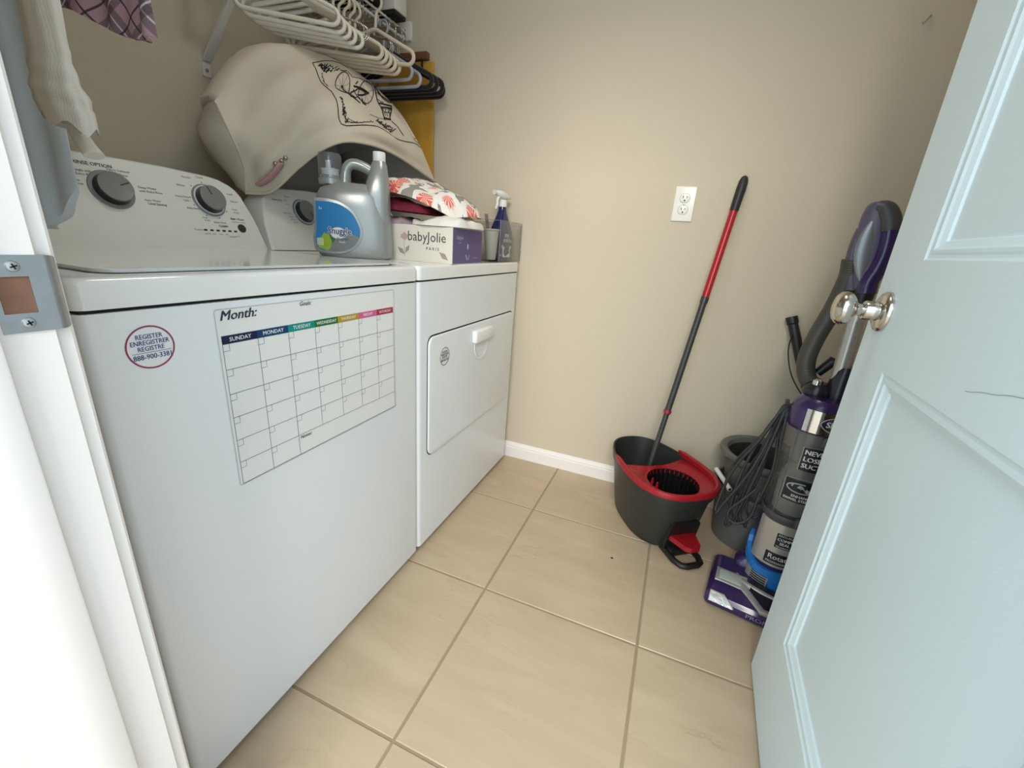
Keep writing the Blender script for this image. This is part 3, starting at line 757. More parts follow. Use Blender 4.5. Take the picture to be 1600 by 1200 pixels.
def mop():
    a, b = Vector((0.6385, -0.2395, 0.075)), Vector((0.778, -0.019, 1.256))
    root = thing('spin_mop', 'mop with red and dark grey pole standing in the bucket against the wall', 'mop', a)
    P = lambda t: a.lerp(b, t)
    gm = mat('mop_grey', rgb(58, 58, 58), .4); rm = mat('mop_red', rgb(176, 28, 40), .35)
    MB().tube([P(0.0), P(0.42)], 0.0098, 14).build('lower_pole', gm, root)
    MB().tube([P(0.30), P(0.66)], 0.0115, 14).build('middle_pole', gm, root)
    MB().tube([P(0.303), P(0.312)], 0.0145, 14).build('pole_ring', rm, root)
    MB().tube([P(0.655), P(0.935)], 0.0125, 16).build('upper_pole', rm, root)
    MB().tube([P(0.645), P(0.662)], 0.0135, 14).build('pole_collar', gm, root)
    MB().tube([P(0.905), P(0.91), P(0.965), P(0.985), P(0.996), P(1.0)], [0.0135, 0.0142, 0.0155, 0.0145, 0.010, 0.004], 18).build('grip', mat('grip_black', rgb(38, 38, 38), .5), root, angle=60)
    # triangular head and fibres in the bottom of the bucket
    MB().lathe([(0.0, 0.02), (0.016, 0.018), (0.044, 0.004), (0.045, -0.004), (0, -0.006)], 24, c=tuple(a), cap0=False, cap1=False).build('mop_head', gm, root)
    fb = MB()
    rnd = random.Random(3)
    for k in range(70):
        t = rnd.random() * 6.283; r0 = 0.012 + 0.022 * rnd.random(); r1 = r0 + 0.010 + 0.008 * rnd.random()
        d = Vector((math.cos(t), math.sin(t) * 0.75, 0))
        fb.tube([a + d * r0, a + d * r1 + Vector((0, 0, -0.02)), a + d * (r1 * 1.02) + Vector((0, 0, -0.052))], 0.004, 5)
    fb.build('mop_fibres', mat('fibre_grey', rgb(70, 70, 72), .9), root, props={'kind': 'stuff'})
mop()

# ================================================================== GREY PAILS
def pails():
    c = (1.036, -0.160)
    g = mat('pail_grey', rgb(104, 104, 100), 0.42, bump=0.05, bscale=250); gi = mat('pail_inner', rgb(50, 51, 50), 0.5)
    r = thing('grey_pail', 'round grey plastic pail on the floor behind the vacuum, another pail set in it', 'pail', (c[0], c[1], 0))
    m = MB().lathe([(0.0, 0.0), (0.110, 0.0), (0.116, 0.004), (0.138, 0.205), (0.147, 0.208), (0.149, 0.216), (0.147, 0.222), (0.140, 0.222), (0.136, 0.205), (0.114, 0.008), (0, 0.006)], 56, c=(c[0], c[1], 0), cap0=False, cap1=False)
    m.build('pail_body', g, r, angle=35)
    r2 = thing('slop_pail', 'grey pail with rolled rim and dark inside, nested in the lower grey pail', 'pail', (c[0], c[1], 0.18))
    m = MB().lathe([(0.0, 0.18), (0.104, 0.18), (0.112, 0.186), (0.122, 0.262), (0.134, 0.300), (0.137, 0.318), (0.150, 0.330), (0.154, 0.340), (0.152, 0.350), (0.145, 0.353), (0.131, 0.348), (0.124, 0.333)], 56, c=(c[0], c[1], 0), cap0=False, cap1=False)
    m.build('pail_body', g, r2, angle=35)
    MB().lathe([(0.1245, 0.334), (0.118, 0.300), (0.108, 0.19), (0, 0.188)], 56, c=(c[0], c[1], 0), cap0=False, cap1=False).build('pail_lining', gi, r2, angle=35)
    # pouring lip on the rim
    MB().prism([(-0.02, 0), (0.02, 0), (0.012, 0.017), (-0.012, 0.017)], 0.340, 0.351, lambda a, b, h: (c[0] + (0.147 + b) * math.cos(R(205)) - a * math.sin(R(205)), c[1] + (0.147 + b) * math.sin(R(205)) + a * math.cos(R(205)), h), bev=0.003).build('pouring_lip', g, r2)
    a = Vector((0.884, -0.190, 0.262)); b = Vector((0.925, -0.285, 0.242))
    s = thing('white_stick', 'short white plastic rod caught between the two grey pails', 'rod', tuple(a))
    MB().tube([a, a.lerp(b, .5), b], 0.0085, 14).build('rod', mat('rod_white', rgb(226, 224, 220), .4), s)
    MB().tube([b - (b - a) * 0.02, b + (b - a) * 0.004], 0.0056, 12).build('rod_bore', gap_m, s)
pails()

# ================================================================== VACUUM
def vacuum():
    root = thing('upright_vacuum', 'purple and silver upright vacuum cleaner standing half behind the open door', 'vacuum', (1.066, -0.418, 0), R(-10.6))
    pur = mat('vac_purple', rgb(54, 36, 86), 0.25, coat=0.3); sil = mat('vac_silver', rgb(190, 187, 180), 0.3, metal=0.5)
    blu = mat('vac_blue', rgb(38, 120, 196), 0.35); blk = mat('vac_black', rgb(26, 26, 28), 0.4); gry = mat('vac_grey', rgb(74, 72, 74), 0.45)
    chr_ = chrome_m; wht = mat('print_white', rgb(225, 225, 225), .5)
    L = dict(local=True)
    # ---- floor head (local x across, y to the back; front edge at y=-0.19)
    hx0, hx1, yf = -0.157, 0.157, -0.192
    def hr(x0, x1, y0, y1, z, r): return [(x, y, z) for x, y in rrect(x0, x1, y0, y1, r, 4)]
    m = MB()
    m.rings([hr(hx0 + 0.004, hx1 - 0.004, yf + 0.003, 0.020, 0.004, 0.012), hr(hx0, hx1, yf, 0.022, 0.010, 0.014), hr(hx0, hx1, yf, 0.022, 0.030, 0.014), hr(hx0 + 0.006, hx1 - 0.006, yf + 0.008, 0.018, 0.042, 0.014),
             hr(hx0 + 0.016, hx1 - 0.016, yf + 0.040, 0.010, 0.050, 0.014), hr(hx0 + 0.03, hx1 - 0.03, yf + 0.06, 0.0, 0.0525, 0.014)])
    hd_ = m.build('floor_head', pur, root, angle=28, **L)
    MB().prism([(hx0 + 0.016, yf + 0.062), (hx0 + 0.016, yf + 0.125), (-0.055, yf + 0.125), (-0.052, yf + 0.080), (-0.005, yf + 0.022), (0.152, yf + 0.020), (0.152, yf + 0.006), (-0.014, yf + 0.006), (-0.068, yf + 0.060)], 0.030, 0.0555, lambda a, b, h: (a, b, h - 0.010 * max(0, (0.05 - (b - yf)) / 0.05)), bev=0.003).build('head_trim', sil, hd_, **L)
    MB().prism([(-0.045, yf + 0.074), (-0.045, yf + 0.118), (0.06, yf + 0.10), (0.150, yf + 0.06), (0.150, yf + 0.026), (0.0, yf + 0.028)], 0.035, 0.0580, lambda a, b, h: (a, b, h - 0.007 * max(0, (0.06 - (b - yf)) / 0.06)), bev=0.002).build('head_inlay', blk, hd_, **L)
    MB().prism(rrect(hx0 + 0.026, -0.068, yf + 0.072, yf + 0.116, 0.004), 0.045, 0.0570, lambda a, b, h: (a, b, h), bev=0.001).build('brush_window', mat('window_grey', rgb(186, 192, 186), .25), hd_, **L)
    # headlight lens on the left front corner
    MB().prism([(hx0 + 0.012, 0.0125), (hx0 + 0.012, 0.036), (hx0 + 0.050, 0.036), (hx0 + 0.082, 0.016), (hx0 + 0.078, 0.0125)], 0, 0.008, lambda a, b, h: (a, yf - 0.002 + 0.022 * max(0, (b - 0.014) / 0.022) - h * 0.8, b + 0.008 + h * .5), bev=0.0015).build('headlight', mat('lens', rgb(205, 200, 192), 0.15, metal=0.4, bump=0.8, bscale=90), hd_, **L)
    t = MB(); put_text(t, 'PROFESSIONAL', 0.0190, lambda a, b: (a, yf - 0.0006, b), at=(0.030, 0.0195), bold=0.012, sx=1.15)
    t.build('head_lettering', mat('print_lilac', rgb(150, 138, 176), .5), hd_, smooth=False, recalc=False, **L)
    # ---- neck
    nk = MB(); nk.rings([[(x, y, z) for x, y in rrect(-w, w, y0, y1, 0.02, 4)] for w, y0, y1, z in [(0.098, -0.020, 0.040, 0.02), (0.100, -0.016, 0.045, 0.062), (0.085, -0.006, 0.045, 0.082), (0.05, 0.0, 0.04, 0.090)]])
    nk.build('swivel_neck', pur, root, angle=30, **L)
    MB().tube(spline([(-0.085, -0.060, 0.045), (-0.068, -0.088, 0.046), (-0.03, -0.106, 0.046), (0.03, -0.116, 0.045), (0.12, -0.110, 0.043)], 14), [0.008 + .006 * min(1, k / 5) for k in range(14)], 14).build('swivel_link', sil, root, **L)
    # ---- motor housing
    def shell(r0, r1, z0, z1, a0, a1, n=28, k=1.0):
        """curved plate round the body, angles measured from straight ahead (-y), negative = left"""
        q = MB(); rs = []
        for i in range(n + 1):
            a = R(a0 + (a1 - a0) * i / n); s, c_ = math.sin(a), -math.cos(a)
            rs.append([(r0 * s, r0 * c_, z0), (r1 * s, r1 * c_, z0), (r1 * s, r1 * c_, z1), (r0 * s, r0 * c_, z1)])
        q.rings(rs); return q
    def wrap(r): return lambda a, b: (r * math.sin(a / r), -r * math.cos(a / r), b)
    MB().lathe([(0.052, 0.040), (0.060, 0.060), (0.066, 0.10), (0.068, 0.20), (0.068, 0.272), (0.060, 0.280)], 48).build('motor_housing', pur, root, angle=30, **L)
    shell(0.066, 0.0725, 0.128, 0.272, -62, 70).build('front_cover', sil, root, angle=40, **L)
    # blue band: a deep front piece that climbs to a point at the left
    q = MB(); rs = []
    for i in range(45):
        dg = -112 + 224 * i / 44; a = R(dg); s, c_ = math.sin(a), -math.cos(a)
        lift = max(0.0, (abs(dg) - 30) / 82.0)
        zt = 0.112 + 0.046 * lift ** 1.5; zb = zt - (0.024 if abs(dg + 35) < 34 or abs(dg) > 66 else 0.078)
        if abs(dg) > 96: zt += 0.016
        r0, r1 = 0.066, 0.0785
        rs.append([(r0 * s, r0 * c_, zb), (r1 * s, r1 * c_, zb), (r1 * s, r1 * c_, zt), (r0 * s, r0 * c_, zt)])
    q.rings(rs).build('blue_band', blu, root, angle=40, **L)
    vp = shell(0.064, 0.0735, 0.046, 0.100, -62, -4).build('vent_panel', sil, root, angle=40, **L)
    for k in range(6):
        z = 0.052 + 0.0078 * k
        shell(0.070, 0.0742, z, z + 0.0036, -44, -8, 10).build('vent_slot', blk, vp, **L)
    # badges on the silver cover
    def badge(a0, a1, z0, z1, r, lines, nm='badge'):
        f = wrap(r); b = MB(); n = 12
        rs = [[f(a0 + (a1 - a0) * i / n, z0), f(a0 + (a1 - a0) * i / n, z1)] for i in range(n + 1)]
        b.grid(rs); o = b.build(nm, blk, root, recalc=False, **L)
        e = MB(); put_line(e, [(a0, z0), (a1, z0), (a1, z1), (a0, z1)], 0.0012, wrap(r + 0.0004), closed=True)
        for body, x, z, sz, bo in lines: put_text(e, body, sz, wrap(r + 0.0006), at=(x, z), align='LEFT', bold=bo)
        e.build('badge_lettering', wht, o, smooth=False, recalc=False, **L); return o
    badge(-0.018, 0.055, 0.196, 0.244, 0.0730, [('ANTI-ALLERGEN', -0.014, 0.2375, 0.0092, 0.01), ('COMPLETE', -0.014, 0.2245, 0.0125, 0.03), ('SEAL', -0.006, 0.2120, 0.0125, 0.03), ('TECHNOLOGY', -0.014, 0.2005, 0.0075, 0.01)])
    badge(-0.034, 0.060, 0.136, 0.176, 0.0730, [('Rotator', -0.026, 0.1615, 0.0225, 0.012), ('PROFESSIONAL', -0.028, 0.1440, 0.0095, 0.01)])
    # ---- clear dust cup
    MB().lathe([(0.069, 0.272), (0.071, 0.276), (0.071, 0.292), (0.069, 0.296)], 48, cap0=False, cap1=False).build('cup_ring', gry, root, **L)
    MB().lathe([(0.048, 0.296), (0.050, 0.40), (0.034, 0.45), (0.042, 0.46), (0.046, 0.57)], 36).build('cyclone_cone', mat('cone_grey', rgb(142, 138, 134), .5, vary=.2, vscale=40), root, **L)
    MB().lathe([(0.066, 0.288), (0.0675, 0.292), (0.0685, 0.40), (0.0685, 0.568)], 48, cap0=False, cap1=False).build('dust_cup', glassy('smoky_plastic', (0.86, 0.86, 0.86, 1), 0.08, 0.16, rgb(150, 148, 146)), root, angle=40, **L)
    rb = MB()
    for dg in (-38, 38):
        a = R(dg); s, c_ = math.sin(a), -math.cos(a)
        rb.tube([(0.069 * s, 0.069 * c_, 0.30), (0.069 * s, 0.069 * c_, 0.565)], 0.0022, 6)
    rb.build('cup_ribs', glassy('clear_rib', (0.75, 0.75, 0.75, 1), 0.1, 0.25, rgb(150, 148, 146)), root, **L)
    for z, nm in ((0.288, 'lower_latch'), (0.545, 'upper_latch')):
        MB().prism(rrect(-0.012, 0.012, -0.016, 0.016, 0.008), 0, 0.012, lambda a, b, h, z=z: (0.026 + a, -0.062 - h, z + b), bev=0.003).build(nm, gry, root, **L)
    badge(-0.020, 0.060, 0.452, 0.520, 0.0692, [('NEVER', -0.015, 0.5070, 0.0190, 0.035), ('LOSES', -0.015, 0.4870, 0.0190, 0.035), ('SUCTION', -0.015, 0.4670, 0.0190, 0.035)])
    b2 = badge(-0.040, 0.050, 0.352, 0.420, 0.0694, [('ENHANCED', -0.016, 0.3710, 0.0110, 0.03), ('SWIVEL STEERING', -0.034, 0.3600, 0.0105, 0.03)])
    sw = MB(); pts = [(0.004 + 0.036 * math.cos(R(k)), 0.397 + 0.014 * math.sin(R(k))) for k in range(80, 320, 12)]
    put_line(sw, pts, 0.0036, wrap(0.0700)); put_line(sw, [(-0.022, 0.404), (0.0, 0.402), (0.020, 0.392), (0.040, 0.390)], 0.010, wrap(0.0699))
    sw.build('swivel_emblem', mat('emblem_grey', rgb(170, 172, 180), .4), b2, smooth=False, **L)
    # ---- upper housing
    MB().lathe([(0.070, 0.560), (0.0735, 0.570), (0.0735, 0.605), (0.068, 0.632), (0.052, 0.650), (0.0, 0.652)], 48, cap0=True, cap1=False).build('upper_housing', pur, root, angle=40, **L)
    nm_ = shell(0.072, 0.0762, 0.566, 0.628, -30, 60).build('name_plate', chr_, root, angle=40, **L)
    e = MB(); f = wrap(0.0768)
    put_poly(e, [(0.034 + 0.036 * math.cos(2 * math.pi * k / 40), 0.597 + 0.021 * math.copysign(abs(math.sin(2 * math.pi * k / 40)) ** 1.3, math.sin(2 * math.pi * k / 40))) for k in range(40)], f)
    e.build('name_oval', pur, nm_, smooth=False, recalc=False, **L)
    e = MB(); put_line(e, [(0.034 + 0.036 * math.cos(2 * math.pi * k / 40), 0.597 + 0.021 * math.copysign(abs(math.sin(2 * math.pi * k / 40)) ** 1.3, math.sin(2 * math.pi * k / 40))) for k in range(40)], 0.0014, wrap(0.0770), closed=True)
    put_text(e, 'Shark', 0.0225, wrap(0.0772), at=(0.034, 0.597), bold=0.025, sx=0.98)
    e.build('name_lettering', wht, nm_, smooth=False, recalc=False, **L)
    MB().lathe([(0.034, 0.648), (0.036, 0.656), (0.030, 0.676), (0.022, 0.684), (0, 0.686)], 28, c=(-0.022, 0.02, 0), cap1=False).build('hose_socket', mat('vac_dark', rgb(40, 36, 48), .25), root, **L)
    MB().lathe([(0.012, 0.680), (0.012, 0.692), (0.006, 0.697), (0, 0.697)], 20, c=(-0.028, 0.006, 0), cap1=False).build('release_button', chr_, root, **L)
    MB().rings([[(0.026 + w * math.cos(2 * math.pi * k / 24), 0.020 + d * math.sin(2 * math.pi * k / 24), z) for k in range(24)] for w, d, z in [(0.030, 0.03, 0.645), (0.031, 0.03, 0.690), (0.026, 0.027, 0.728), (0.021, 0.024, 0.738)]]).build('wand_socket', mat('vac_dark', None), root, angle=40, **L)
    # ---- wand, handle, hose
    wx, wy = 0.010, 0.018
    MB().tube([(wx + 0.006, wy, 0.655), (wx + 0.003, wy, 0.80), (wx, wy, 0.885)], 0.0185, 22).build('wand', sil, root, **L)
    MB().tube([(wx + 0.002, wy, 0.862), (wx, wy, 0.905)], 0.0215, 22).build('wand_collar', sil, root, **L)
    MB().tube([(wx, wy, 0.900), (wx - 0.001, wy, 0.940)], [0.020, 0.024], 20).build('handle_socket', blk, root, **L)
    bl = []
    HS = [(.932, .022, .000), (.950, .026, .000), (.975, .030, .002), (1.010, .036, .005), (1.050, .041, .010), (1.085, .041, .013), (1.112, .036, .013), (1.130, .028, .011), (1.141, .017, .008), (1.145, .006, .006)]
    def hs(q): return crom(HS, (len(HS) - 1) * q)
    for k in range(30):
        z, w, c_ = hs(k / 29)
        w = max(w, .003); d = min(w * 1.2, .019); c_ -= .17 * (z - .93)
        bl.append([(wx + c_ + w * math.cos(2 * math.pi * j / 28), wy + d * math.sin(2 * math.pi * j / 28), z) for j in range(28)])
    hb = MB().rings(bl).build('handle', mat('handle_mauve', rgb(92, 84, 104), .35), root, angle=60, **L)
    hp = [(wx + .002, wy - .006, .934), (wx + .006, wy - .008, .962), (wx + .018, wy - .010, .990), (wx + .029, wy - .010, 1.030), (wx + .033, wy - .010, 1.070), (wx + .032, wy - .008, 1.100)]
    sk_ = lambda P: [(a - .17 * (c - .93), b, c) for a, b, c in P]
    hp = sk_(hp)
    MB().tube(spline(hp, 26), [.0225 - .003 * min(1, k / 12) for k in range(26)], 18).build('handle_tube', pur, hb, angle=60, **L)
    hp2 = [(wx + .033, wy - .008, 1.080), (wx + .031, wy - .007, 1.105), (wx + .022, wy - .005, 1.124), (wx + .008, wy - .003, 1.128), (wx - .006, wy - .002, 1.120)]
    hp2 = sk_(hp2)
    MB().tube(spline(hp2, 20), [.0225] * 10 + [.0222, .0215, .021, .020, .019, .018, .016, .014, .011, .007], 18).build('handle_grip', gry, hb, angle=60, **L)
    il = []
    for k in range(20):
        s_ = k / 19; z = .958 + .148 * s_; xc = wx - .012 - .004 * math.sin(math.pi * s_) + .012 * s_ ** 2 - .17 * (z - .93); w = max(.0015, .0185 * math.sin(math.pi * s_) ** .6); d = max(.001, .006 * math.sin(math.pi * s_) ** .6)
        il.append([(xc + w * math.cos(2 * math.pi * j / 18), wy - .0155 + d * math.sin(2 * math.pi * j / 18), z) for j in range(18)])
    MB().rings(il).build('grip_inlay', mat('inlay_silver', rgb(140, 142, 146), .3, metal=.4), hb, angle=60, **L)
    bo = []
    for k in range(14):
        s = k / 13; z = 0.935 + 0.150 * s; xc = wx - 0.024 - 0.014 * math.sin(math.pi * s * .8) - .10 * (z - .93); w = 0.008 + 0.012 * (1 - s)
        bo.append([(xc + w * math.cos(2 * math.pi * j / 16), wy + 0.008 + 0.014 * math.sin(2 * math.pi * j / 16), z) for j in range(16)])
    MB().rings(bo).build('hose_cuff', mat('cuff_grey', rgb(84, 80, 92), .4), root, angle=60, **L)
    hpth = spline([(-0.032, 0.035, 0.668), (-0.052, 0.045, 0.688), (-0.064, 0.050, 0.735), (-0.058, 0.050, 0.800), (-0.040, 0.046, 0.885), (-0.030, 0.036, 0.965), (-0.034, 0.030, 1.010)], 90)
    MB().tube(hpth, [0.0225 + (0.0006 if k % 2 else 0) for k in range(90)], 18).build('hose', mat('hose_grey', rgb(66, 64, 58), .45), root, angle=20, **L)
    # accessory tool clipped at the back
    MB().tube([(0.055, 0.052, 0.60), (0.060, 0.056, 0.70), (0.060, 0.056, 0.745)], [0.024, 0.026, 0.018], 18).build('dusting_tool', blk, root, **L)
    MB().tube([(-0.030, 0.060, 0.70), (-0.005, 0.064, 0.738), (0.030, 0.060, 0.728)], [0.012, 0.016, 0.010], 12).build('tool_clip', blk, root, **L)
    # cord hook and hanging cord loops
    MB().tube([(-0.066, 0.02, 0.600), (-0.080, 0.012, 0.606), (-0.083, 0.008, 0.620)], 0.006, 10).build('cord_hook', gry, root, **L)
    rnd = random.Random(11); cd = MB()
    top = Vector((-0.0775, 0.004, 0.598))
    for k in range(6):
        sx = -0.006 - 0.0165 * k + rnd.uniform(-0.004, 0.004); zb = 0.215 - 0.012 * (k % 4) + rnd.uniform(-0.015, 0.02); dy = rnd.uniform(-0.030, 0.030); w = 0.010 + 0.020 * rnd.random()
        t0 = top + Vector((-0.002 * k, 0.003 * (k % 3) - 0.004, 0.004 * (k % 2)))
        pth = [t0, t0 + Vector((sx * 0.35 - w * .5, dy * 0.4, -0.10)), t0 + Vector((sx * 0.8 - w, dy, -0.24)), Vector((t0.x + sx - w * 0.7, t0.y + dy, zb + 0.03)), Vector((t0.x + sx, t0.y + dy * 1.1, zb)), Vector((t0.x + sx + w * 0.8, t0.y + dy * 0.8, zb + 0.035)), t0 + Vector((sx * 0.6 + w, dy * 0.6, -0.22)), t0 + Vector((sx * 0.25 + w * .4, dy * .2, -0.09)), t0 + Vector((0.002, 0.004, 0.002))]
        pth = [pth[0]] + [q + Vector((rnd.uniform(-.011, .011), rnd.uniform(-.012, .012), rnd.uniform(-.012, .012))) for q in pth[1:-1]] + [pth[-1]]
        cd.tube(spline(pth, 54), 0.0044, 8)
    cd.tube(spline([(-0.095, -0.010, 0.33), (-0.125, -0.018, 0.28), (-0.150, -0.018, 0.235), (-0.146, -0.02, 0.205), (-0.118, -0.02, 0.200), (-0.090, -0.014, 0.235), (-0.084, 0.0, 0.32)], 40), 0.0042, 8)
    cd.build('power_cord', mat('cord_grey', rgb(52, 53, 53), .5), root, angle=60, **L)
vacuum()
# black tool handle behind the vacuum, its grip against the wall
def tool_handle():
    a, b = Vector((1.090, -0.155, 0.37)), Vector((1.017, -0.028, 0.813))
    a = Vector((1.335, -0.240, 0.004)); b = Vector((1.018, -0.030, 0.815))
    r = thing('duster_handle', 'black-handled tool with a thin cord loop leaning behind the vacuum hose', 'tool', (a.x, a.y, 0))
    k = mat('tool_black', rgb(24, 24, 25), .45)
    P = lambda t: a.lerp(b, t)
    MB().tube([P(0.0), P(0.72)], 0.0095, 12).build('shaft', k, r)
    MB().tube([P(.70), P(.72), P(.80), P(.82), P(.9), P(.91), P(.97), P(.975), P(1.0)], [.011, .0145, .0145, .016, .0155, .0165, .0155, .0185, .0185], 14).build('tool_grip', k, r, angle=30)
    MB().tube(spline([P(.93) + Vector((-.012, -.012, 0)), P(.86) + Vector((-.035, -.016, 0.0)), P(.78) + Vector((-.036, -.016, -0.01)), P(.70) + Vector((-.016, -.014, -.008)), P(.66)], 30), 0.0022, 6).build('cord_loop', k, r)
tool_handle()

# ================================================================== THINGS ON TOP OF THE MACHINES
ZT = 0.9166
def jug():
    c = Vector((-0.258, -0.712, ZT)); rz = R(34)
    root = thing('softener_jug', 'large silver fabric softener jug with loop handle and blue label', 'jug', tuple(c), rz)
    root.scale = (.92, .92, .955)
    pl = mat('jug_silver', rgb(158, 160, 158), 0.28, metal=0.35, bump=0.02, bscale=60)
    W, D, H = 0.112, 0.056, 0.235
    # body outline (local x across the label face, z up); y is depth with -y the label face
    def ring(x0, x1, d, z, p=3.2, n=48):
        o = []
        for k in range(n):
            t = 2 * math.pi * k / n; cs, sn = math.cos(t), math.sin(t)
            o.append(((x0 + x1) / 2 + (x1 - x0) / 2 * math.copysign(abs(cs) ** (2 / p), cs), d * math.copysign(abs(sn) ** (2 / p), sn), z))
        return o
    m = MB()
    m.rings([ring(-.098, .100, .046, 0.0), ring(-.106, .110, .053, .006), ring(-.109, .113, .056, .03), ring(-.110, .110, .056, .09), ring(-.108, .102, .056, .14), ring(-.102, .096, .054, .17), ring(-.092, .092, .048, .188), ring(-.070, .090, .040, .200), ring(-.056, .089, .034, .207)])
    m.build('jug_body', pl, root, local=True, angle=60)
    # handle: arch from the spout shoulder over to the tall back column
    MB().rings([ring(.010, .109, .045, .100), ring(.016, .1095, .049, .150), ring(.030, .1085, .0475, .188), ring(.042, .1070, .044, .220, 2.8), ring(.050, .1040, .034, .246, 2.6), ring(.056, .1015, .025, .265, 2.3), ring(.0605, .0985, .0185, .273, 2.1), ring(.0625, .0965, .0165, .277, 2)]).build('jug_column', pl, root, local=True, angle=70)
    hp = spline([(-.022, 0, .190), (-.020, 0, .222), (-.014, 0, .248), (.004, 0, .2605), (.032, 0, .256), (.066, 0, .240)], 30)
    MB().tube(hp, [.024 - .006 * min(1, k / 9) for k in range(30)], 16, flat=0.8).build('jug_handle', pl, root, local=True, angle=60)
    MB().lathe([(.0175, .272), (.0185, .274), (.0185, .296), (.017, .2985), (0, .2985)], 28, c=(.0795, 0, 0), cap1=False).build('filler_cap', mat('cap_white', rgb(230, 230, 228), .4), root, local=True)
    # spout with translucent measuring cap
    MB().lathe([(.034, .200), (.034, .215), (.030, .217), (.030, .224)], 28, c=(-.062, 0, 0)).build('spout_neck', pl, root, local=True)
    MB().lathe([(.024, .222), (.024, .238), (.026, .238), (.026, .241), (.012, .243), (.012, .262), (0, .264)], 24, c=(-.062, 0, 0), cap1=False).build('pour_spout', mat('spout_white', rgb(222, 222, 224), .4), root, local=True)
    MB().box(-.058, -.050, -.016, .002, .244, .266, bev=.003).build('spout_insert', mat('spout_blue', rgb(66, 66, 120), .4), root, local=True)
    MB().lathe([(.0325, .218), (.0335, .222), (.0325, .276), (.030, .281), (0, .282)], 32, c=(-.062, 0, 0), cap0=False, cap1=False).build('measuring_cap', glassy('cap_clear', (.86, .87, .88, 1), .15, .10, rgb(205, 208, 210)), root, local=True)
    # label, raised panel on the face
    yl = -.0562
    F = lambda h: (lambda a, b: (a, yl - h, b))
    edge = [(-.098, .150), (-.060, .1505), (-.028, .144), (.002, .124), (.020, .090), (.022, .068), (.012, .045), (-.008, .028), (-.036, .018), (-.070, .018), (-.098, .024), (-.104, .050), (-.100, .085)]
    e2 = [tuple(crom(edge + [edge[0]], k * len(edge) / 60)) for k in range(60)]
    rm = MB(); big = [(-.045 + (x + .045) * 1.13, .078 + (z - .078) * 1.13) for x, z in e2]
    rm.prism(big, yl + .012, yl - .0008, lambda a, b, h: (a, h, b), bev=.003, seg=2).build('label_panel', pl, root, local=True, angle=40)
    lb = MB(); put_poly(lb, e2, F(.0011)); lab = lb.build('label', mat('label_blue', rgb(14, 118, 178), .3), root, local=True, smooth=False, recalc=False)
    def inside(poly): return poly
    g = MB(); put_poly(g, [(-.072, .018), (-.036, .018), (-.008, .028), (.012, .045), (.0205, .060), (-.010, .072), (-.030, .068), (-.062, .058)], F(.0014)); g.build('label_field', mat('label_grey', rgb(120, 124, 122), .3), lab, local=True, smooth=False, recalc=False)
    g = MB(); put_poly(g, [(-.098, .025), (-.072, .0185), (-.062, .030), (-.060, .046), (-.066, .062), (-.080, .068), (-.088, .055), (-.100, .050)], F(.0015)); g.build('label_leaf', mat('label_lime', rgb(150, 176, 44), .3), lab, local=True, smooth=False, recalc=False)
    g = MB(); put_poly(g, [(-.066, .062), (-.058, .038), (-.048, .052), (-.036, .066), (-.050, .070)], F(.0016)); g.build('label_leaf', mat('label_green', rgb(40, 112, 56), .3), lab, local=True, smooth=False, recalc=False)
    w = MB(); put_poly(w, [(-.040 + .022 * math.cos(2 * math.pi * k / 28), .068 + .016 * math.sin(2 * math.pi * k / 28)) for k in range(28)], F(.0017)); [put_text(w, 'Snuggle', .0272, F(.00178), at=(-.036 + .0013 * math.cos(k * 1.571), .0735 + .0013 * math.sin(k * 1.571)), bold=.012, sx=.82) for k in range(4)]
    for k in range(6): put_line(w, [(-.100 + .0032 * k, .032), (-.100 + .0032 * k, .052)], .0015, F(.0020))
    put_text(w, '3x', .010, F(.0018), at=(-.086, .132), bold=.01)
    put_text(w, 'fresh', .0085, F(.0022), at=(-.030, .044), bold=.01); w.build('label_white', wht_(), lab, local=True, smooth=False, recalc=False)
    t = MB(); put_text(t, 'Snuggle', .0272, F(.0023), at=(-.036, .0735), bold=.012, sx=.82); put_text(t, 'BlueFresh', .0085, F(.0023), at=(-.028, .053), bold=.01)
    t.build('label_lettering', mat('ink_blue_dark', rgb(28, 30, 84), .4), lab, local=True, smooth=False, recalc=False)
def wht_(): return mat('label_paper', rgb(226, 228, 230), .4)
jug()

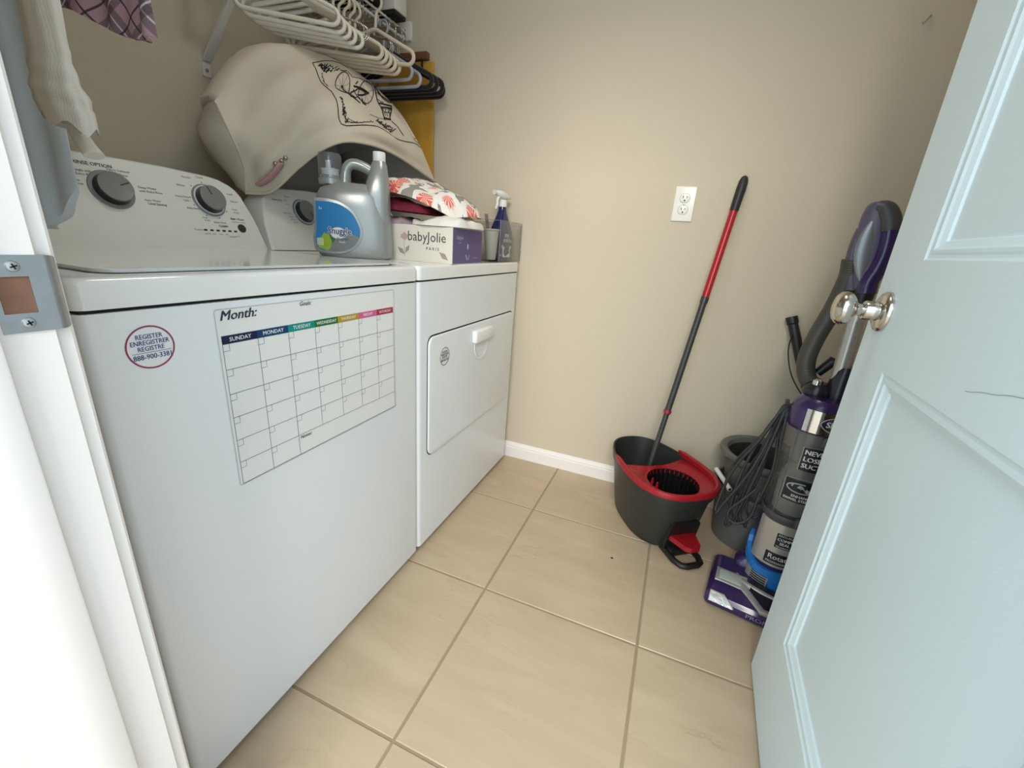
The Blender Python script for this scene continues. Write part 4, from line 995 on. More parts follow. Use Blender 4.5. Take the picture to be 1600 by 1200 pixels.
def baby_box():
    root = thing('product_box', 'cream and purple cardboard box at the dryer front edge under the laundry', 'box', (-0.168, -0.500, ZT), R(4.0))
    X0, X1, Y0, Y1, H = -0.165, 0.163, -0.115, 0.115, 0.104
    cr = mat('box_cream', rgb(226, 218, 206), .6); pu = mat('box_purple', rgb(104, 88, 140), .6)
    L = dict(local=True)
    MB().box(X0, X1, Y0, Y1, 0, H, bev=.001, seg=1).build('carton', cr, root, **L)
    MB().box(X1 - .0004, X1 + .0004, Y0 + .0015, Y1 - .0015, .0015, H - .0015).build('end_panel', pu, root, **L)
    F = lambda a, b: (a, Y0 - .0006, b)
    G = lambda a, b: (X1 + .0009, a, b)
    t = MB()
    put_text(t, 'babyJolie', .0390, F, at=(.078, .071), bold=-.004, sx=.92); put_text(t, 'P A R I S', .0120, F, at=(.098, .039), bold=.008)
    put_text(t, 'm', .014, F, at=(-.060, .033))
    t.build('box_lettering', ink_m, root, smooth=False, recalc=False, **L)
    t = MB(); put_text(t, 'babyJolie', .0165, G, at=(-.064, .077), sx=.8); put_text(t, 'PARIS', .0055, G, at=(-.064, .062))
    put_poly(t, [(-.004 + .006 * math.cos(2 * math.pi * k / 16), .052 + .009 * math.sin(2 * math.pi * k / 16)) for k in range(16)], G)
    for s, x0, x1 in ((1, -.018, -.006), (-1, .010, .001)):
        put_poly(t, [(x0 - .003, .026), (x0 + .002, .028), (x1 + .002, .012), (x1 - .002, .010)], G)
    put_text(t, 'baby collection', .0055, G, at=(.060, .018)); t.build('end_lettering', mat('box_lilac', rgb(206, 198, 222), .6), root, smooth=False, recalc=False, **L)
    fl_ = MB(); put_poly(fl_, [(0.004 + .0135 * math.cos(a), .070 + .010 * math.sin(a) + .002 * math.sin(5 * a)) for a in [2 * math.pi * k / 30 for k in range(30)]], F)
    fl_.build('printed_flower', mat('print_rose', rgb(196, 164, 160), .6), root, smooth=False, recalc=False, **L)
    lf = MB(); put_line(lf, [(.004, .060), (.002, .040), (.004, .014)], .0012, F)
    for (x0, z0, x1, z1) in ((.004, .018, -.020, .038), (.006, .022, .020, .046), (.150, .010, .120, .032)):
        d = Vector((x1 - x0, z1 - z0)); nn = Vector((-d.y, d.x)) * .22
        put_poly(lf, [(x0, z0), (x0 + d.x * .5 + nn.x, z0 + d.y * .5 + nn.y), (x1, z1), (x0 + d.x * .5 - nn.x, z0 + d.y * .5 - nn.y)], F)
    lf.build('printed_leaves', mat('print_taupe', rgb(160, 150, 142), .6), root, smooth=False, recalc=False, **L)
baby_box()

# ---- laundry heaped on the box
def cloth_pattern_floral():
    m = bpy.data.materials.new('floral_cotton'); m.use_nodes = True; nt = m.node_tree; b = nt.nodes['Principled BSDF']; b.inputs['Roughness'].default_value = .85; b.inputs['Specular IOR Level'].default_value = .2
    tc = nt.nodes.new('ShaderNodeTexCoord')
    N = nt.nodes.new; Lk = nt.links.new
    mp = N('ShaderNodeMapping'); mp.inputs['Scale'].default_value = (1, 1, .55); Lk(tc.outputs['Object'], mp.inputs[0])
    v = N('ShaderNodeTexVoronoi'); v.inputs['Scale'].default_value = 14; v.inputs['Randomness'].default_value = .75; Lk(mp.outputs[0], v.inputs['Vector'])
    sub = N('ShaderNodeVectorMath'); sub.operation = 'SUBTRACT'; Lk(mp.outputs[0], sub.inputs[0]); Lk(v.outputs['Position'], sub.inputs[1])
    sp = N('ShaderNodeSeparateXYZ'); Lk(sub.outputs[0], sp.inputs[0])
    at = N('ShaderNodeMath'); at.operation = 'ARCTAN2'; Lk(sp.outputs[1], at.inputs[0]); Lk(sp.outputs[0], at.inputs[1])
    def math_(op, a, bb=None):
        n = N('ShaderNodeMath'); n.operation = op
        for i, x in enumerate((a, bb)):
            if x is None: continue
            if isinstance(x, (int, float)): n.inputs[i].default_value = x
            else: Lk(x, n.inputs[i])
        return n.outputs[0]
    d = v.outputs['Distance']
    rays = math_('SINE', math_('MULTIPLY', at.outputs[0], 14))
    pet = math_('ADD', .62, math_('MULTIPLY', math_('SINE', math_('MULTIPLY', at.outputs[0], 5)), .07))
    white = math_('LESS_THAN', d, pet)
    coral = math_('LESS_THAN', d, math_('ADD', .40, math_('MULTIPLY', rays, .03)))
    stripe = math_('MULTIPLY', math_('GREATER_THAN', rays, .45), math_('GREATER_THAN', d, .12))
    m1 = N('ShaderNodeMix'); m1.data_type = 'RGBA'; m1.inputs[6].default_value = rgb(150, 146, 138); m1.inputs[7].default_value = rgb(236, 230, 222); Lk(white, m1.inputs[0])
    m2 = N('ShaderNodeMix'); m2.data_type = 'RGBA'; m2.inputs[7].default_value = rgb(232, 106, 96); Lk(coral, m2.inputs[0]); Lk(m1.outputs[2], m2.inputs[6])
    m3 = N('ShaderNodeMix'); m3.data_type = 'RGBA'; m3.inputs[7].default_value = rgb(240, 214, 202); Lk(math_('MULTIPLY', coral, stripe), m3.inputs[0]); Lk(m2.outputs[2], m3.inputs[6])
    Lk(m3.outputs[2], b.inputs['Base Color']); return m
floral_m = cloth_pattern_floral()

def heap(name, label, m, cx, cy, z0, prof, yaw, seed, rough=.012, fr=11.0, base=None):
    """crumpled, folded garment: lumpy closed surface over a flat underside. prof(u,v) gives height, u,v in -1..1"""
    hx, hy, fn = prof
    n = 46; mb = MB(); top = []
    c, s = math.cos(yaw), math.sin(yaw)
    for i in range(n + 1):
        row = []
        for j in range(n + 1):
            u, v = 2 * i / n - 1, 2 * j / n - 1
            # square to disc, so that the outline is rounded
            x = u * math.sqrt(max(0, 1 - v * v / 2.6)); y = v * math.sqrt(max(0, 1 - u * u / 2.6))
            e = max(0.0, 1 - max(abs(u), abs(v)) ** 4)
            w = noise.noise(Vector((x * 2.2 + seed, y * 2.2, seed * 1.7))) * .10
            px, py = x * hx * (1 + w), y * hy * (1 + w)
            q = Vector((px * fr * 1.3 + seed * 3, py * fr * .8, seed))
            fold = abs(noise.noise(q)) * 2 + .5 * abs(noise.noise(q * 2.3))
            h = fn(u, v) * (e ** .45) + rough * (fold - .5) * e ** .4
            row.append((cx + px * c - py * s, cy + px * s + py * c, z0 + (base(u, v) if base else 0) + max(.0015, h)))
        top.append(row)
    mb.grid(top)
    n_ = n
    per = [top[0][j] for j in range(n + 1)] + [top[i][n] for i in range(1, n + 1)] + [top[n][j] for j in range(n - 1, -1, -1)] + [top[i][0] for i in range(n - 1, 0, -1)]
    mb.add([(p[0], p[1], p[2] - .0012) for p in per] + per, [(i, (i + 1) % len(per), len(per) + (i + 1) % len(per), len(per) + i) for i in range(len(per))] + [tuple(range(len(per)))])
    return tag(mb.build(name, m, angle=75), label, 'garment', 'laundry heaped on the cardboard box')
BT = ZT + 0.1045
heap('folded_garment', 'crumpled white garment at the bottom right of the laundry on the box', mat('cotton_white', rgb(226, 222, 216), .9, bump=.1, bscale=400), -0.072, -0.498, BT, (0.098, 0.122, lambda u, v: .026 + .008 * math.sin(3 * u)), R(4), 2.3, .014)
heap('folded_garment', 'pale mauve crumpled garment under the burgundy one, beside the jug', mat('cotton_mauve', rgb(196, 172, 178), .9, bump=.1, bscale=400), -0.250, -0.505, BT, (0.074, 0.112, lambda u, v: .024), R(4), 5.1, .012)
heap('folded_garment', 'burgundy folded garment sandwiched under the floral one', mat('cotton_burgundy', rgb(118, 24, 48), .85, bump=.15, bscale=300), -0.200, -0.505, BT + .034, (0.096, 0.104, lambda u, v: .030 - .006 * u), R(6), 7.7, .010, base=lambda u, v: .004 - .004 * u)
heap('folded_garment', 'grey cotton garment with coral and white flowers on top of the laundry', floral_m, -0.140, -0.482, BT + .060, (0.150, 0.132, lambda u, v: .040 - .014 * u + .008 * v), R(5), 9.4, .017, 9, base=lambda u, v: .012 - .030 * u - .006 * max(0, u) + .012 * (1 - u * u) - (.012 if v < 0 else 0) * v * v)

# ---- clear bin with spray bottle, scoop cup
def bin_things():
    clr = glassy('clear_acrylic', (.955, .955, .95, 1), .03, .0)
    edge = glassy('acrylic_edge', (.80, .81, .80, 1), .08, .10, rgb(210, 212, 210))
    x0, x1, y0, y1, z0, z1, t = -.215, -.006, -.236, -.014, ZT, ZT + .150, .0025
    b = thing('acrylic_bin', 'clear acrylic open-top bin at the back corner of the dryer top', 'bin', ((x0 + x1) / 2, (y0 + y1) / 2, ZT))
    MB().box(x0, x1, y0, y1, z0, z0 + t).build('bin_floor', clr, b, smooth=False)
    for (a0, a1, b0, b1) in ((x0, x0 + t, y0, y1), (x1 - t, x1, y0, y1), (x0 + t, x1 - t, y0, y0 + t), (x0 + t, x1 - t, y1 - t, y1)):
        MB().box(a0, a1, b0, b1, z0 + t, z1 - .003).build('bin_wall', clr, b, smooth=False)
    r = MB()
    for (a0, a1, b0, b1) in ((x0, x0 + t, y0, y1), (x1 - t, x1, y0, y1), (x0 + t, x1 - t, y0, y0 + t), (x0 + t, x1 - t, y1 - t, y1)):
        r.box(a0 - .0004, a1 + .0004, b0 - .0004, b1 + .0004, z1 - .003, z1)
    r.build('bin_rim', edge, b, smooth=False)
    for (xx, yy) in ((x1, y0), (x1, y1), (x0, y0), (x0, y1)):
        MB().cyl((xx - math.copysign(.0015, xx + .1), yy - math.copysign(.0015, yy + .12), z0 + t), (xx - math.copysign(.0015, xx + .1), yy - math.copysign(.0015, yy + .12), z1 - .003), .0022, n=8).build('bin_corner', edge, b)
    # spray bottle
    bx, by = -.066, -.090; bz = ZT + t + .0005
    s = thing('spray_bottle', 'navy spray bottle with a white trigger standing in the clear bin', 'bottle', (bx, by, bz), R(-12))
    nv = mat('bottle_navy', rgb(26, 32, 84), .18, coat=.4)
    def sec(hx, hy, z, p=2.6, n=40): return [(hx * math.copysign(abs(math.cos(a)) ** (2 / p), math.cos(a)), hy * math.copysign(abs(math.sin(a)) ** (2 / p), math.sin(a)), z) for a in [2 * math.pi * k / n for k in range(n)]]
    L = dict(local=True)
    MB().rings([sec(.031, .051, 0), sec(.034, .056, .005), sec(.036, .058, .03), sec(.036, .057, .085), sec(.033, .052, .112), sec(.025, .038, .145), sec(.0175, .024, .172), sec(.0145, .0155, .190), sec(.014, .014, .205)]).build('bottle_body', nv, s, angle=60, **L)
    MB().lathe([(.0165, .202), (.0168, .206), (.0160, .226), (.010, .229)], 24).build('collar', mat('trigger_white', rgb(226, 224, 220), .35), s, **L)
    tw = mat('trigger_white', None)
    # head: nozzle points to local -y (left in the room), body tapers to the back
    MB().rings([[(w * math.cos(a), y, .243 + zc + h * math.sin(a)) for a in [2 * math.pi * k / 16 for k in range(16)]] for y, w, h, zc in [(-.052, .006, .006, .006), (-.040, .0075, .008, .006), (-.038, .010, .011, .005), (-.010, .0125, .014, .003), (.020, .011, .012, 0), (.044, .006, .005, -.004), (.050, .002, .002, -.005)]]).build('spray_head', tw, s, angle=50, **L)
    MB().tube(spline([(0, -.026, .238), (0, -.036, .226), (0, -.037, .208), (0, -.047, .190)], 14), [.006] * 10 + [.005, .0045, .004, .003], 10).build('trigger', tw, s, **L)
    MB().cyl((0, -.052, .249), (0, -.060, .249), .008, .0085, 14).build('nozzle', tw, s, **L)
    # printing on the bottle's side that faces the room (+x)
    def F(r): 
        def f(a, b): 
            yy = max(-.056, min(.056, a)); return (.036 * max(0, 1 - abs(yy / .0578) ** 2.6) ** (1 / 2.6) + r, yy, b)
        return f
    t2 = MB(); put_text(t2, 'ny', .028, F(.0012), at=(-.010, .098), bold=.02); put_text(t2, 'rocke', .0250, F(.0012), at=(.0, .078), bold=.02)
    put_poly(t2, rrect(-.030, .020, .014, .055, .004), F(.0006)); put_poly(t2, rrect(-.036, .026, .046, .060, .005), F(.00062))
    put_text(t2, 'o.', .014, F(.0008), at=(-.038, .022))
    t2.build('bottle_print', mat('print_pale', rgb(206, 208, 212), .5), s, smooth=False, recalc=False, **L)
    # grey scoop cup leaning in the bin's near corner, with a dark grey stick
    a = Vector((-.056, -.200, ZT + .006)); d = Vector((-.035, .020, 1)).normalized()
    c = thing('scoop_cup', 'tapered light grey plastic cup leaning inside the clear bin', 'cup', tuple(a))
    T = Matrix.Translation(a) @ d.to_track_quat('Z', 'Y').to_matrix().to_4x4()
    MB().lathe([(0, 0), (.0175, 0), (.0185, .002), (.0290, .104), (.0325, .106), (.0325, .111), (.0285, .111), (.0270, .104), (.017, .004), (0, .003)], 32, T=T, cap0=False, cap1=False).build('cup_body', mat('cup_grey', rgb(186, 182, 172), .45), c)
    k = thing('grey_stick', 'dark grey flat stick standing in the light grey cup', 'stick', tuple(a + d * .01))
    MB().box(-.007, .007, -.0022, .0022, .006, .165, bev=.0015, T=T @ Matrix.Rotation(R(9), 4, 'Y')).build('stick', mat('stick_grey', rgb(112, 114, 110), .5), k)
    st = MB().tube(spline([(-.150, -.365, BT + .030), (-.120, -.330, BT + .022), (-.100, -.290, ZT + .105), (-.095, -.268, ZT + .060), (-.10, -.262, ZT + .010)], 20), .016, 10, flat=.3)
    tag(st.build('black_strap', mat('strap_black', rgb(24, 24, 24), .7)), 'black fabric strap hanging down behind the purple end of the box', 'strap')
bin_things()

# ---- canvas tote tipped over the dryer's back
BAG = [[(-0.6, -0.835, 1.293), (-0.62, -0.737, 1.408), (-0.6, -0.622, 1.5), (-0.58, -0.468, 1.529), (-0.55, -0.324, 1.521), (-0.5, -0.172, 1.451), (-0.43, -0.124, 1.339)],
       [(-0.58, -0.821, 1.225), (-0.55, -0.751, 1.304), (-0.51, -0.66, 1.384), (-0.48, -0.559, 1.417), (-0.46, -0.429, 1.417), (-0.44, -0.264, 1.373), (-0.42, -0.112, 1.312)],
       [(-0.6, -0.773, 1.149), (-0.53, -0.751, 1.2), (-0.46, -0.703, 1.266), (-0.41, -0.63, 1.311), (-0.38, -0.534, 1.321), (-0.38, -0.351, 1.301), (-0.405, -0.092, 1.264)],
       [(-0.62, -0.76, 1.075), (-0.55, -0.728, 1.086), (-0.47, -0.687, 1.163), (-0.4, -0.641, 1.225), (-0.37, -0.556, 1.253), (-0.37, -0.373, 1.256), (-0.4, -0.05, 1.212)]]
BAGL = [(-0.73, -0.778, 1.282), (-0.70, -0.825, 1.226), (-0.72, -0.777, 1.17), (-0.73, -0.706, 1.111)]
def bag_pt(s, t, h=0.0, wr=True):
    """front face of the tote: s 0..6 along, t 0..3 from closed top edge to rim"""
    def ev(s, t): return crom([crom(BAG[r], s) for r in range(4)], t)
    p = ev(s, t)
    e = .02
    a = ev(min(6, s + e), t) - ev(max(0, s - e), t); b = ev(s, min(3, t + e)) - ev(s, max(0, t - e))
    n = np.cross(b, a); n = n / (np.linalg.norm(n) + 1e-12)
    if n[0] < 0: n = -n
    w = 0
    if wr:
        edge = min(1, t / .6, (3 - t) / .5, s / .5, (6 - s) / .5)
        w = edge * (.008 * math.sin(2.2 * s - 3.4 * t + 1.3 * math.sin(s)) + .007 * noise.noise(Vector((s * 1.1, t * 1.9, 3.1))) + .006 * math.sin(5.0 * t + s * 1.9))
    return tuple(p + n * (h + w))
def tote():
    root = thing('canvas_tote', 'big cream canvas tote with a printed bicycle picture, tipped over the back of the dryer', 'tote bag', (-0.60, -0.45, 1.11))
    cv = mat('canvas_cream', rgb(214, 202, 184), .9, spec=.15, bump=.12, bscale=500, sheen=.1); li = mat('canvas_lining', rgb(190, 190, 190), .9)
    n, k = 60, 30
    G = []
    for i in range(k + 1):
        t = 3 * i / k
        row = []
        Lp = np.array(crom(BAGL, t)); p0 = np.array(bag_pt(0, t)); pe = np.array(bag_pt(6, t))
        for j in range(8): row.append(tuple(Lp + (p0 - Lp) * (j / 8) + np.array([0, -.012 * math.sin(math.pi * j / 8), 0])))
        for j in range(n + 1): row.append(bag_pt(6 * j / n, t))
        Rp = np.array([-.838, min(max(pe[1], -.12), -.055), pe[2] - .01])
        for j in range(1, 6): row.append(tuple(pe + (Rp - pe) * j / 5))
        G.append(row)
    # closed top: carry the top row back to the wall, then down the back
    top = G[0]; back = []
    bx = lambda j: -.740 - .102 * min(1, max(0, (j - 18) / 20))
    for q in (.25, .5, .75, 1.0): back.append([(p[0] + (bx(j) - p[0]) * q, max(p[1], (top[0][1] + .006 * (j - 8)) if q > .5 else -9), p[2] - .035 * q + .02 * math.sin(math.pi * q)) for j, p in enumerate(top)])
    for q in (.12, .25, .4, .55, .7, .85, 1.0):
        lq = crom(BAGL, 3 * q); row = []
        for j, p in enumerate(top):
            if j <= 8: row.append(tuple(lq)); continue
            row.append((bx(j) + (lq[0] - bx(j)) * max(0, 1 - (j - 8) / 10), max(p[1], lq[1] + .006 * (j - 8)), (p[2] - .035) + (1.112 - (p[2] - .035)) * q))
        back.append(row)
    for r_ in back[:4]:
        for j in range(9): r_[j] = top[0]
    m = MB().grid(list(reversed(back)) + G)
    o = m.build('bag_body', [cv, li], root, angle=60)
    sd = o.modifiers.new('cloth', 'SOLIDIFY'); sd.thickness = .004; sd.offset = -1; sd.material_offset = 1
    # piped seam down the near corner, thick hem round the mouth
    MB().tube([bag_pt(.02, .1 + 2.8 * i / 24, .001) for i in range(25)], .0032, 8).build('corner_seam', cv, root)
    MB().tube([bag_pt(6 * i / 60, 2.99, 0) for i in range(61)], .0045, 8).build('mouth_hem', cv, root)
    # pink handle strap with studs
    pk = mat('strap_pink', rgb(196, 148, 150), .7); br = mat('stud_brass', rgb(168, 158, 138), .3, metal=1); 
    path = spline([STRAP[0], STRAP[1], STRAP[2], STRAP[3]], 24)
    MB().tube([bag_pt(s, t, .006 + .008 * math.sin(math.pi * i / 23)) for i, (s, t) in enumerate(path)], [.012] * 24, 12, flat=.45).build('handle_strap', pk, root)
    for s, t in STUDS:
        p = Vector(bag_pt(s, t, .001)); q = Vector(bag_pt(s, t, .01)); T = Matrix.Translation(p) @ (q - p).to_track_quat('Z', 'Y').to_matrix().to_4x4()
        MB().lathe([(.0062, 0), (.0062, .002), (.0045, .0045), (0, .0055)], 16, T=T, cap1=False).build('stud', br, root)
    f = lambda h: (lambda a, b: bag_pt(a, b, h))
    ink = mat('print_ink', rgb(34, 30, 34), .8)
    pr = MB()
    for pts, w, cl in PRINT_LINES:
        P = [bag_pt(s, t, .0012) for s, t in pts]
        if cl: P.append(P[0])
        pr.tube(P, w, 4, flat=1)
    pr.build('bag_print', ink, root, smooth=False)
STRAP = [(0.562, 2.744), (0.9, 2.7), (1.198, 2.629), (1.435, 2.561)]
STUDS = [(1.257, 2.463), (1.431, 2.574), (1.445, 2.51), (1.57, 2.526)]
